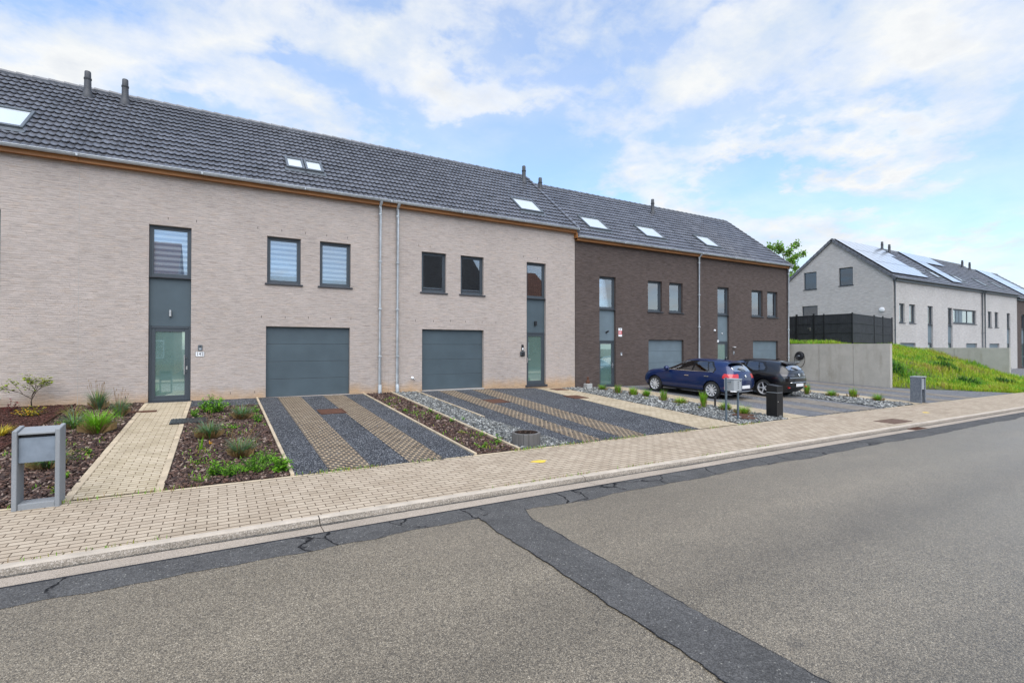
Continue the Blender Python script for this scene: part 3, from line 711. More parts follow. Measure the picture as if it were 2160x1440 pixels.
def roof(house, x0, x1, dz, skylights=(), flues=(), verge_left=False, verge_right=False, wave=.019, gut='zinc', wood=True, zg0=0.0):
    ye, ze, yr, zr = 16.93, 4.99 + dz, 21.25, 8.47 + dz
    rf = tiled('roof', x0, x1, ye, ze, yr, zr, house, amp=wave)
    b = MB(); yb = yr * 2 - ye                                     # plain back slope and deck under the tiles
    b.quad((x1, yb, ze - .06), (x0, yb, ze - .06), (x0, yr, zr - .06), (x1, yr, zr - .06))
    b.quad((x0, ye + .06, ze - .02), (x1, ye + .06, ze - .02), (x1, yr, zr - .07), (x0, yr, zr - .07))
    b.build('roof_deck', MAT['tile'], rf)
    rg = MB(); n = max(1, round((x1 - x0) / .38)); w = (x1 - x0) / n
    for i in range(n):
        a, c = x0 + w * i - .015, x0 + w * (i + 1)
        pr = lambda r, dz_: [(yr + r * math.cos(t), zr - .03 + dz_ + r * .95 * math.sin(t)) for t in [R(q) for q in (-25, 10, 45, 90, 135, 170, 205)]]
        p0, p1 = pr(.135, .012), pr(.12, 0)
        k = len(p0); vv = [(a, y, z) for y, z in p0] + [(c, y, z) for y, z in p1]
        rg.add(vv, [(q, q + 1, q + 1 + k, q + k)[::-1] for q in range(k - 1)] + [tuple(range(k))])
    rg.build('ridge_tiles', MAT['tile'], rf)
    for flag, xe, s in ((verge_left, x0, -1), (verge_right, x1, 1)):
        if not flag: continue
        L = math.hypot(yr - ye, zr - ze); k = 16; vm = MB(); ty, tz = (yr - ye) / L, (zr - ze) / L
        for q in range(k):
            a, c = L * q / k - .02, L * (q + 1) / k
            for (p, sg) in (((ye, ze), 1), ((yb, ze), -1)):
                pt = lambda s_, o_: (p[0] + sg * ty * s_ - sg * tz * o_, p[1] + tz * s_ + ty * o_)
                xa, xb = (xe - .02, xe + .12) if s > 0 else (xe - .12, xe + .02)
                A, B_, C_, D_ = pt(a, -.14), pt(c, -.14), pt(c, .05), pt(a, .075)
                vm.hexa([(xa, *A), (xb, *A), (xb, *B_), (xa, *B_)], [(xa, *D_), (xb, *D_), (xb, *C_), (xa, *C_)])
        vm.build('verge_tiles', MAT['tile'], rf)
    # gutter (half round with a bead), fascia board below
    gm = MB(); gy, gzv, r = 16.90, 5.0 + dz, .066
    n = max(1, round((x1 - x0) / 3.0)); ww = (x1 - x0) / n
    prof = [(gy + r * math.cos(t), gzv + r * math.sin(t)) for t in [R(q) for q in range(180, 361, 20)]]
    for i in range(n):
        a, c = x0 + ww * i, x0 + ww * (i + 1); rr = .004 if i % 2 else 0
        k = len(prof); vv = [(a, y - rr, z - rr) for y, z in prof] + [(c, y - rr, z - rr) for y, z in prof]
        gm.add(vv, [(q, q + k, q + k + 1, q + 1) for q in range(k - 1)])
        gm.tube([(a, gy - r - rr, gzv), (c, gy - r - rr, gzv)], .011, 6)
        gm.box(c - .02, c + .02, gy - r - .008, gy - r + .01, gzv - .06, gzv + .005)
    for xe in (x0, x1): gm.add([(xe, y, z) for y, z in prof], [tuple(range(len(prof)))])
    gm.build('gutter', MAT[gut], house, smooth=True, autosmooth=40)
    if wood:
        wd = MB(); nb = max(1, round((x1 - x0) / 2.6)); wb = (x1 - x0) / nb
        for i in range(nb): wd.box(x0 + wb * i + .002, x0 + wb * (i + 1) - .002, 16.99, 17.02, 4.83 + dz, 5.0 + dz)
        wd.box(x0, x1, 17.022, 17.155, 4.84 + dz, 4.87 + dz)
        wd.build('fascia_board', MAT['wood'], house)
    else:
        MB().box(x0, x1, 17.02, 17.155, 4.80 + dz, 5.0 + dz).build('fascia_board', MAT['zinc_dark'], house)
    sl = (zr - ze) / (yr - ye); cs = 1 / math.hypot(1, sl); sn = sl * cs
    for (xa, xb, ya, yb_) in skylights:
        za, zb_ = ze + (ya - ye) * sl, ze + (yb_ - ye) * sl
        P = lambda x, y, o_: (x, y - sn * o_, ze + (y - ye) * sl + cs * o_)
        def slab(mb, a, b_, c, d, o0, o1): mb.hexa([P(a, c, o0), P(b_, c, o0), P(b_, d, o0), P(a, d, o0)], [P(a, c, o1), P(b_, c, o1), P(b_, d, o1), P(a, d, o1)])
        m = MB(); t = .07
        slab(m, xa, xa + t, ya, yb_, -.02, .105); slab(m, xb - t, xb, ya, yb_, -.02, .105)
        slab(m, xa + t, xb - t, ya, ya + t, -.02, .105); slab(m, xa + t, xb - t, yb_ - t, yb_, -.02, .115)
        slab(m, xa - .06, xb + .06, ya - .16, ya, .02, .045)
        sk = m.build('skylight', MAT['zinc_dark'], house, bevel=.006)
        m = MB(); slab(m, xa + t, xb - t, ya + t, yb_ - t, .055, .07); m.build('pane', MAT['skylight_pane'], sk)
    for (xf, yf) in flues:
        z0 = ze + (yf - ye) * sl; m = MB()
        m.lathe((xf, yf, z0 - .1), (0, 0, 1), [(.16, 0), (.16, .06), (.125, .20), (.098, .27), (.092, .62), (.104, .63), (.104, .68), (.088, .69), (.084, .88), (.07, .90), (.0, .90)], 20)
        m.build('chimney', MAT['flue'], house, smooth=True, autosmooth=50)
    return rf

def downpipe(house, x, ztop, zbot, mat='zinc', y=17.075, r=.05):
    m = MB(); m.tube([(x, y, zbot), (x, y, ztop - .12), (x, y - .01, ztop - .07), (x, 16.93, ztop + .03), (x, 16.91, ztop + .08)], r, 14, cap=False)
    z = ztop - .35
    while z > zbot + .3:
        m.lathe((x, y, z), (0, 0, 1), [(r, -.03), (r + .010, -.02), (r + .010, .02), (r, .03)], 14)
        m.box(x - .015, x + .015, y + r, YF + .002, z - .012, z + .012); z -= 1.62
    m.lathe((x, y, zbot), (0, 0, 1), [(r + .012, 0), (r + .012, .28), (r, .30)], 14)
    return m.build('downpipe', MAT[mat], house, smooth=True, autosmooth=40)

def walls(house, x0, x1, dz, holes, mat, gable_left=None, gable_right=None, extra=None, reveal_bottom=True):
    zb, zt = -2.6, 4.95 + dz; mb = MB()
    hx = [x0, x1]; hz = [zb, zt]
    for h in holes: hx += [h[0], h[1]]; hz += [h[2], h[3]]
    cells(mb, hx, hz, holes, YF)
    for a, b, c, d in holes:
        y2 = YF + DEP + .03
        mb.quad((a, YF, c), (a, y2, c), (a, y2, d), (a, YF, d)); mb.quad((b, YF, d), (b, y2, d), (b, y2, c), (b, YF, c))
        mb.quad((a, YF, d), (a, y2, d), (b, y2, d), (b, YF, d)); mb.quad((b, YF, c), (b, y2, c), (a, y2, c), (a, YF, c))
    yb = 25.34; yr, zr, ze = 21.25, 8.41 + dz, 5.08 + dz
    bk = MB().quad((x1, yb, zb), (x0, yb, zb), (x0, yb, zt), (x1, yb, zt)); bk.build('wall', MAT[mat], house)
    rz_ = lambda y: ze + (zr - ze) * (1 - abs(y - yr) / (yr - YF))
    for flag, x, s in ((gable_left, x0, 1), (gable_right, x1, -1)):
        if flag is None: continue
        gh = list(flag); ysx = sorted(set([YF, yb, yr] + [q for h in gh for q in h[:2]]))
        for ya, yc in zip(ysx[:-1], ysx[1:]):
            z_ = zb
            for h in sorted([h for h in gh if h[0] < (ya + yc) / 2 < h[1]], key=lambda h: h[2]) + [None]:
                q = [(x, yc, z_), (x, ya, z_), (x, ya, h[2] if h else rz_(ya)), (x, yc, h[2] if h else rz_(yc))]
                mb.quad(*(q if s > 0 else q[::-1]))
                if h: z_ = h[3]
    return mb, zt, (yb, yr, zr, ze)

def text_part(name, body, size, loc, mat, parent, rx=90, rz=0, depth=.002):
    cu = bpy.data.curves.new(name, 'FONT'); cu.body = body; cu.size = size; cu.extrude = depth; cu.align_x = 'CENTER'; cu.align_y = 'CENTER'
    t = bpy.data.objects.new('tmp', cu); COL.objects.link(t)
    bpy.context.view_layer.update()
    me = bpy.data.meshes.new_from_object(t.evaluated_get(bpy.context.evaluated_depsgraph_get()))
    bpy.data.objects.remove(t); me.name = name; me.materials.clear(); me.materials.append(mat)
    o = bpy.data.objects.new(name, me); COL.objects.link(o); o.location = Vector(loc) - org(parent); o.rotation_euler = (R(rx), 0, R(rz))
    if parent: o.parent = parent
    return o

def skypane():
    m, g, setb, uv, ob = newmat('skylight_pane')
    setb(color=(.62, .66, .68), rough=.06, spec=1.0, coat=1.0, coatr=.02); return m  # pale base colour paints in the bright sky reflection and a white blind behind
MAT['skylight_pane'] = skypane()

def weep(house, pts):
    m = MB()
    for x, z in pts: m.box(x - .006, x + .006, YF - .004, YF + .01, z - .035, z + .035)
    return m.build('weep_vent', MAT['ink'], house)

G = 'terraced houses in the near row'
def house(label, x0, x1, dz, mat, mirror, spec, **kw):
    """spec in distances from the door-side party wall"""
    h = thing('terraced_house', ((x0 + x1) / 2, YF, -1.6 + dz), label, 'house', G)
    X = (lambda a, b: (x1 - b, x1 - a)) if mirror else (lambda a, b: (x0 + a, x0 + b))
    dcol = X(*spec['door']); gar = X(*spec['garage']); w1 = X(*spec['w1']); w2 = X(*spec['w2'])
    zb = -1.57 + dz
    holes = [(dcol[0], dcol[1], zb, 3.42 + dz), (gar[0], gar[1], zb, .63 + dz), (w1[0], w1[1], 1.97 + dz, 3.42 + dz), (w2[0], w2[1], 1.97 + dz, 3.42 + dz)]
    mb, zt, gp = walls(h, x0, x1, dz, holes, mat, kw.get('gl'), kw.get('gr'))
    mb.build('wall', MAT[mat], h)
    grey = kw.get('grey', False)
    entrance(h, dcol[0], dcol[1], zb, .58 + dz, 1.97 + dz, 3.42 + dz, hinge_left=spec.get('hl', True), handle=spec.get('handle', 'bar'), cover=spec['covers'][0], bmat=spec['bm'][0], lamp=spec.get('lamp', 'steel'), grey=grey)
    window(h, w1[0], w1[1], 1.97 + dz, 3.42 + dz, spec['covers'][1], bmat=spec['bm'][1])
    window(h, w2[0], w2[1], 1.97 + dz, 3.42 + dz, spec['covers'][2], bmat=spec['bm'][2])
    garage(h, gar[0], gar[1], zb, .63 + dz, 'panel_grey' if grey else 'panel')
    roof(h, x0, x1, dz, kw.get('sky', ()), kw.get('flues', ()), verge_left=kw.get('gl') is not None, verge_right=kw.get('gr') is not None or kw.get('vr', False), wave=kw.get('wave', .019), gut=kw.get('gut', 'zinc'), wood=kw.get('wood', True))
    return h

SA = dict(door=(1.50, 2.50), garage=(4.45, 6.97), w1=(4.47, 5.44), w2=(6.01, 6.99))
hz = house('pale brick house at the left edge of the photo, mostly cut off', -11.5, -3.205, 0, 'brick_light', True, dict(SA, covers=(1, .9, .9), bm=('blind',)*3, hl=False), sky=[(-6.1, -4.45, 17.74, 18.78)], gl=[])
ha = house('pale brick house numbered 142 with banded blinds and a small double skylight', -3.2, 5.08, 0, 'brick_light', False, dict(SA, covers=(1, .88, .9), bm=('blind',)*3, lamp='steel'), sky=[(1.9, 2.47, 18.04, 18.72), (2.50, 3.08, 18.04, 18.72)], flues=[(-3.0, 20.7), (-2.02 - .7, 20.7)][1:] + [(-2.95 - .0, 20.72)][:0])
hb = house('pale brick house with dark reflecting upstairs windows next to the dark brick row', 5.083, 13.14, 0, 'brick_light', True, dict(door=(1.49, 2.43), garage=(4.37, 6.85), w1=(4.37, 5.34), w2=(5.92, 6.87), covers=(None, None, None), bm=('blind',)*3, lamp='black', hl=False, handle='lever'), sky=[(10.75, 11.9, 17.7, 18.64)], flues=[(12.69, 20.58)], vr=True)
hc = house('dark brown brick house behind the blue car, with a red and white alarm sign', 13.16, 20.94, -.30, 'brick_dark', False, dict(door=(1.34, 2.29), garage=(4.32, 6.72), w1=(4.29, 5.23), w2=(5.72, 6.66), covers=(.96, 1, 1), bm=('voile', 'curtain', 'voile'), lamp='spot', handle='lever'), sky=[(14.35, 15.6, 17.66, 18.6), (17.85, 19.2, 17.66, 18.6)], flues=[(13.45, 20.3)], grey=True)
hd = house('dark brown brick end house behind the black car, beside the concrete retaining wall', 20.945, 28.7, -.30, 'brick_dark', False, dict(door=(1.5, 2.43), garage=(4.46, 6.78), w1=(4.36, 5.36), w2=(5.78, 6.74), covers=(1, 1, 1), bm=('curtain',)*3, lamp='dot', handle='bar'), sky=[(22.2, 23.4, 17.64, 18.6)], flues=[(21.23, 20.5)], grey=True, gr=[])
m = MB(); ze_, sl_ = 4.99, (8.47 - 4.99) / (21.25 - 16.93)
m.lathe((-3.68, 20.7, ze_ + (20.7 - 16.93) * sl_ - .1), (0, 0, 1), [(.16, 0), (.16, .06), (.125, .20), (.098, .27), (.092, .62), (.104, .63), (.104, .68), (.088, .69), (.084, .88), (.07, .90), (0, .90)], 20)
m.build('chimney', MAT['flue'], hz, smooth=True, autosmooth=50)
downpipe(ha, 4.75, 4.88, gz(4.75, 17.1)); downpipe(hb, 5.36, 4.88, gz(5.36, 17.1))
downpipe(hc, 20.92, 4.58, gz(20.9, 17.1)); downpipe(hd, 28.63, 4.58, gz(28.6, 17.1))
weep(ha, [(-1.26, 3.63), (-.58, 3.64), (1.01, 3.64), (1.68, 3.63), (2.37, 3.63), (3.02, 3.63), (3.68, 3.62), (1.12, .92), (1.79, .92), (2.47, .93), (3.14, .93), (3.8, .93), (-2.9, -1.38), (-2.2, -1.38), (.3, -1.38), (.95, -1.38)])
weep(hb, [(6.16, 3.63), (6.59, 3.62), (10.56, 3.62), (11.24, 3.6), (6.04, .93), (6.72, .93), (7.39, .95), (8.0, .94), (8.7, .94), (9.3, .94)])
MB().box(-3.204, -3.198, YF - .003, YF + .004, -1.6, 4.84).build('wall_joint', MAT['aggregate'], ha)
# fascia return at the step between pale and dark houses
MB().box(13.09, 13.14, 16.95, 17.155, 4.62, 4.835).build('fascia_return', MAT['wood'], hb)
# things on the walls
y = YF
pl = thing('house_number_plate', (-.475, y, -.21), 'white plate reading 142 on the pale brick beside the front door', 'number plate')
MB().box(-.585, -.365, y - .012, y, -.285, -.145).build('plate', MAT['white'], pl, bevel=.006, seg=2)
text_part('digits', '142', .125, (-.475, y - .0135, -.215), MAT['ink'], pl)
def bell(x0, x1, z0, z1, label, base='black_plastic', dot='alu_grey'):
    b = thing('doorbell', ((x0 + x1) / 2, y, z0), label, 'doorbell')
    MB().box(x0, x1, y - .028, y, z0, z1).build('housing', MAT[base], b, bevel=.008, seg=2)
    xm, h_ = (x0 + x1) / 2, z1 - z0
    MB().box(xm - (x1 - x0) * .3, xm + (x1 - x0) * .3, y - .032, y - .027, z0 + h_ * .08, z0 + h_ * .45).build('button', MAT[dot], b, bevel=.003)
    MB().tube([(xm, y - .026, z1 - h_ * .25), (xm, y - .033, z1 - h_ * .25)], (x1 - x0) * .16, 12).build('camera_lens', MAT['ink'], b)
bell(-.525, -.415, -.11, .05, 'dark doorbell panel above the white 142 plate', 'zinc_dark', 'alu_grey')
bell(10.46, 10.56, -.15, .08, 'tall doorbell panel above the dark key box by the second door', 'black_plastic', 'white')
bell(15.72, 15.81, -.40, -.26, 'small light doorbell on the dark brick below the alarm sign', 'alu_grey', 'white')
bell(23.68, 23.79, -.42, -.25, 'small light doorbell on the dark brick of the end house', 'alu_grey', 'black_plastic')
kb_ = thing('key_box', (10.5, y, -.36), 'dark grey rounded key box under the doorbell by the second door', 'key box')
MB().box(10.39, 10.62, y - .055, y, -.385, -.175).build('housing', MAT['zinc_dark'], kb_, bevel=.03, seg=3)
MB().box(10.43, 10.58, y - .062, y - .054, -.35, -.22).build('lid', MAT['black_plastic'], kb_, bevel=.006)
tp = thing('outside_tap', (5.95, y, -1.1), 'small white outlet with pipe on the pale brick left of the second garage', 'outlet')
MB().lathe((5.93, y, -1.1), (0, -1, 0), [(.05, 0), (.05, .02), (.035, .03), (.035, .06), (0, .06)], 16).build('cover', MAT['white'], tp, smooth=True, autosmooth=40)
MB().tube([(5.96, y - .01, -1.13), (5.99, y - .05, -1.14), (6.0, y - .06, -1.18)], .014, 8).build('spout', MAT['steel'], tp, smooth=True)
sg = thing('alarm_sign', (15.705, y, .47), 'small white and red alarm sign on the dark brick beside the third door', 'sign')
MB().box(15.60, 15.81, y - .008, y, .46, .84).build('plate', MAT['white'], sg)
MB().box(15.603, 15.807, y - .011, y - .0085, .55, .72).build('red_band', MAT['red'], sg)
MB().box(15.68, 15.73, y - .011, y - .0085, .76, .81).build('pictogram', MAT['ink'], sg)
ln = MB()
for zz in (.585, .62, .665): ln.box(15.63, 15.78, y - .013, y - .0112, zz, zz + .014)
ln.build('writing', MAT['white'], sg)
cd = thing('security_lamp', (22.19, y, .84), 'small white round lamp on the dark brick left of the last door', 'lamp')
MB().lathe((22.19, y, .84), (0, -1, 0), [(.055, 0), (.055, .03), (.04, .06), (0, .075)], 16).build('dome', MAT['white'], cd, smooth=True)
wl = thing('wall_light', (23.73, y, -.04), 'small white wall light above the doorbell of the end house', 'wall light')
MB().hexa([(23.66, y - .09, -.04), (23.80, y - .09, -.04), (23.80, y, -.06), (23.66, y, -.06)], [(23.62, y - .1, -.005), (23.84, y - .1, -.005), (23.84, y, .0), (23.62, y, .0)]).build('lamp_head', MAT['white'], wl)
np_ = thing('house_number_plate', (22.475, y, .30), 'tiny white number plate at the top corner of the last door', 'number plate')
MB().box(22.40, 22.53, y - .006, y, .235, .345).build('plate', MAT['white'], np_); MB().box(22.44, 22.47, y - .009, y - .0065, .26, .32).build('digit', MAT['ink'], np_)

# ------------------------------------------------------------------ far row
GF = 'houses in the far row'
def farhouse(label, x0, x1, mat, holes, dz=-.08, gl=None, sky=(), flues=(), pipes=(), panels=(), doors=(), gars=(), wins=(), gholes=None):
    h = thing('terraced_house', ((x0 + x1) / 2, YF, -2.0), label, 'house', GF)
    allh = [(d[0], d[1], -2.0, 3.14) for d in doors] + [(g_[0], g_[1], -2.0, .28) for g_ in gars] + [(w[0], w[1], w[2], w[3]) for w in wins]
    mb, zt, gp = walls(h, x0, x1, dz, allh, mat, gholes if gholes is not None else None, [] if x1 > 70 else None)
    if gholes is not None:
        for a, b, c, d in gholes:
            x2 = x0 + DEP
            mb.quad((x0, a, c), (x2, a, c), (x2, a, d), (x0, a, d)); mb.quad((x0, b, c), (x2, b, c), (x2, b, d), (x0, b, d))
            mb.quad((x0, a, d), (x2, a, d), (x2, b, d), (x0, b, d)); mb.quad((x0, a, c), (x2, a, c), (x2, b, c), (x0, b, c))
    mb.build('wall', MAT[mat], h)
    for d in doors: entrance(h, d[0], d[1], -2.0, .3, 1.7, 3.14, handle='lever', lamp=None, grey=True)
    for g_ in gars: garage(h, g_[0], g_[1], -2.0, .28, 'panel_grey')
    for w in wins: window(h, *w[:4], cover=w[4] if len(w) > 4 else None, bmat='curtain', bars=w[5] if len(w) > 5 else (), panel=w[6] if len(w) > 6 else None)
    if gholes:
        for a, b, c, d in gholes:
            m = MB(); xf = x0 + DEP - .03; t = .06
            m.box(xf, xf + .06, a + .003, a + t, c + .003, d - .003); m.box(xf, xf + .06, b - t, b - .003, c + .003, d - .003)
            m.box(xf, xf + .06, a + t, b - t, c + .003, c + t); m.box(xf, xf + .06, a + t, b - t, d - t, d - .003)
            w = m.build('window', MAT['frame'], h)
            MB().box(xf + .03, xf + .04, a + t - .01, b - t + .01, c + t - .01, d - t + .01).build('pane', MAT['glass_dark'], w)
            MB().box(x0 - .04, x0 + .1, a - .05, b + .05, c - .05, c - .002).build('sill', MAT['sill'], w)
    roof(h, x0, x1, dz, sky, flues, verge_left=gholes is not None, wave=.010, gut='zinc_dark', wood=False)
    for px in pipes: downpipe(h, px, 4.8, -2.1, 'zinc_dark')
    ye, ze, yr, zr = 16.93, 4.99 + dz, 21.25, 8.47 + dz; sl = (zr - ze) / (yr - ye); cs = 1 / math.hypot(1, sl); sn = sl * cs
    for (xa, ya) in panels:
        P = lambda x, y, o_: (x, y - sn * o_, ze + (y - ye) * sl + cs * o_)
        yb = ya + 1.66 * cs; xb = xa + .99
        m = MB(); m.hexa([P(xa, ya, .09), P(xb, ya, .09), P(xb, yb, .09), P(xa, yb, .09)], [P(xa, ya, .13), P(xb, ya, .13), P(xb, yb, .13), P(xa, yb, .13)])
        s = m.build('solar_panel', MAT['solar_frame'], h)
        MB().hexa([P(xa + .02, ya + .015, .13), P(xb - .02, ya + .015, .13), P(xb - .02, yb - .015, .13), P(xa + .02, yb - .015, .13)], [P(xa + .02, ya + .015, .134), P(xb - .02, ya + .015, .134), P(xb - .02, yb - .015, .134), P(xa + .02, yb - .015, .134)]).build('pane', MAT['solar'], s)
    return h
rows = [17.36, 18.66, 19.96]
farhouse('whitish brick end house with gable wall and the largest solar array', 41.5, 49.6, 'brick_white', [], doors=[(47.05, 48.0)], gars=[(42.58, 45.0)], wins=[(42.44, 43.3, 1.75, 3.14, 1), (43.99, 45.0, 1.75, 3.14, 1)],
         flues=[(48.83, 20.95), (50.0 - .5, 20.7)], pipes=[41.62], panels=[(41.75 + i * 1.0, r) for r in rows for i in range(6)] + [(47.75, rows[2])], gholes=[(22.44, 23.46, 4.65, 6.04), (19.76, 20.76, 4.7, 6.06), (22.37, 23.62, 1.9, 3.3)], sky=[(48.0, 48.9, 18.0, 18.9)])
farhouse('whitish brick middle house with a wide window and a tall narrow solar array', 49.605, 57.9, 'brick_white', [], doors=[(50.7, 51.6)], gars=[(54.32, 56.64)], wins=[(51.75, 56.5, 1.93, 3.1, None, (53.2, 54.9), (52.55, 53.9))],
         pipes=[57.6], panels=[(52.2 + i, rows[2]) for i in range(6)] + [(52.2 + i, r) for r in rows[:2] for i in range(2)], sky=[(50.5, 51.5, 17.75, 18.6), (55.2, 56.2, 17.75, 18.6)])
farhouse('whitish brick house with two skylights beside the far dark brick house', 57.905, 66.4, 'brick_white', [], doors=[(63.7, 64.6)], gars=[(59.4, 61.8)], wins=[(59.1, 60.0, 1.75, 3.14), (60.7, 61.6, 1.75, 3.14)],
         flues=[(64.4, 20.6), (65.9, 20.5)], pipes=[58.2], sky=[(60.0, 60.9, 17.6, 18.6), (63.9, 64.8, 17.6, 18.6)])
farhouse('dark brick house at the right edge of the photo with a solar array', 66.42, 76, 'brick_dark', [], dz=-.35, doors=[(67.6, 68.6)], gars=[(70.5, 73)], wins=[(70.6, 71.6, 1.7, 3.0), (72.2, 73.2, 1.7, 3.0)], panels=[(69.5 + i, r) for r in rows for i in range(4)])
m = MB(); m.lathe((41.5, 17.84, 2.68), (-1, 0, 0), [(.17, 0), (.17, .06), (.1, .1), (0, .1)], 20)
vt = thing('wall_vent', (41.5, 17.84, 2.68), 'round white vent on the gable of the whitish brick end house', 'vent'); m.build('cover', MAT['white'], vt, smooth=True, autosmooth=40)

# houses across the street: seen only in the reflections of the windows
def opposite(x0, x1, y1, label, mat, rmat, zr=8.8, ze=5.4):
    h = thing('detached_house', ((x0 + x1) / 2, y1, -2.1), label, 'house', 'houses across the street')
    d = 10; ym = y1 - d / 2; m = MB()
    m.quad((x1, y1, -2.3), (x0, y1, -2.3), (x0, y1, ze), (x1, y1, ze)); m.quad((x0, y1 - d, -2.3), (x1, y1 - d, -2.3), (x1, y1 - d, ze), (x0, y1 - d, ze))
    m.add([(x0, y1, -2.3), (x0, y1 - d, -2.3), (x0, y1 - d, ze), (x0, ym, zr), (x0, y1, ze)], [(0, 1, 2, 3, 4)]); m.add([(x1, y1 - d, -2.3), (x1, y1, -2.3), (x1, y1, ze), (x1, ym, zr), (x1, y1 - d, ze)], [(0, 1, 2, 3, 4)])
    m.build('wall', MAT[mat], h)
    r = MB(); r.quad((x1 + .2, y1 + .3, ze - .2), (x0 - .2, y1 + .3, ze - .2), (x0 - .2, ym, zr + .06), (x1 + .2, ym, zr + .06)); r.quad((x0 - .2, y1 - d - .3, ze - .2), (x1 + .2, y1 - d - .3, ze - .2), (x1 + .2, ym, zr + .06), (x0 - .2, ym, zr + .06))
    rf = r.build('roof', MAT[rmat], h)
    MB().box(x0 - .2, x1 + .2, y1 + .22, y1 + .36, ze - .28, ze - .14).build('gutter', MAT['white'], h)
    MB().box(x0 + 1, x0 + 1.7, ym - .3, ym + .3, zr - .6, zr + .9).build('chimney', MAT['brick_red'], rf)
    for k in range(2):
        xa = x0 + 1.2 + k * 3.4; w = MB().box(xa, xa + 1.3, y1 - .02, y1 + .03, -.9, .5).build('window', MAT['white'], h)
        MB().box(xa + .1, xa + 1.2, y1 + .031, y1 + .036, -.8, .4).build('pane', MAT['glass'], w)
opposite(-9.5, -3.0, -12, 'pale brick house across the street, seen only in the window panes', 'brick_light', 'roof_rows_red')
opposite(12.8, 24.4, -12, 'house with a dark roof across the street, seen only in the window panes', 'brick_red', 'roof_rows', 10.4, 5.9)
opposite(27.2, 33.6, -12.5, 'house with a terracotta roof across the street, seen only in the window panes', 'brick_red', 'roof_rows_red', 9.0, 5.2)
# ------------------------------------------------------------------ cars
def paint(name, col, flake=.0, cr=.08):
    m, g, setb, uv, ob = newmat(name)
    n = g.noise(ob, 3, 3)
    setb(color=g.ramp(n, [(.3, tuple(c * .92 for c in col)), (.7, col)]), rough=.28, metal=flake, coat=.8, coatr=cr, spec=.4); return m
MAT['paint_blue'] = paint('dark_blue_paint', (.0006, .015, .085), .25)
MAT['paint_black'] = paint('black_paint', (.005, .005, .006), .0, .07)
MAT['tyre'] = plain('tyre_rubber', (.018, .018, .018), .85, var=.15)
MAT['rim'] = plain('alloy', (.72, .72, .72), .35, metal=.3, var=.05)
MAT['rim_dark'] = plain('dark_alloy', (.05, .05, .052), .3, metal=.6, var=.05)
MAT['lamp_red'] = plain('red_lens', (.55, .012, .010), .12, coat=1.0, var=.1, scale=20)
MAT['lamp_dark'] = plain('smoked_lens', (.02, .012, .012), .1, coat=1.0, var=.1)
MAT['chrome'] = plain('chrome', (.75, .76, .77), .12, metal=1.0, var=.02)
MAT['trim_black'] = plain('gloss_black_trim', (.008, .008, .008), .2, var=.05)
MAT['seat'] = plain('seat_fabric', (.05, .05, .055), .9, var=.2)
MAT['plate'] = plain('number_plate_white', (.78, .77, .76), .5, var=.03)

def subdiv(verts, faces, mi, lv):
    me = bpy.data.meshes.new('cage'); me.from_pydata(verts, [], faces); me.polygons.foreach_set('material_index', mi)
    for k in range(4): me.materials.append(MAT['white'])
    bm = bmesh.new(); bm.from_mesh(me); bmesh.ops.remove_doubles(bm, verts=bm.verts, dist=1e-5); bmesh.ops.recalc_face_normals(bm, faces=bm.faces); bm.to_mesh(me); bm.free()
    o = bpy.data.objects.new('cage', me); COL.objects.link(o)
    md = o.modifiers.new('s', 'SUBSURF'); md.levels = lv; md.render_levels = lv; md.boundary_smooth = 'PRESERVE_CORNERS'
    bpy.context.view_layer.update()
    ev = bpy.data.meshes.new_from_object(o.evaluated_get(bpy.context.evaluated_depsgraph_get()))
    V = [tuple(v.co) for v in ev.vertices]; F = [tuple(p.vertices) for p in ev.polygons]; M = [p.material_index for p in ev.polygons]
    bpy.data.objects.remove(o); bpy.data.meshes.remove(me); bpy.data.meshes.remove(ev)
    return V, F, M

def inpoly(x, y, P):
    c = False; j = len(P) - 1
    for i in range(len(P)):
        if (P[i][1] > y) != (P[j][1] > y) and x < (P[j][0] - P[i][0]) * (y - P[i][1]) / (P[j][1] - P[i][1]) + P[i][0]: c = not c
        j = i
    return c

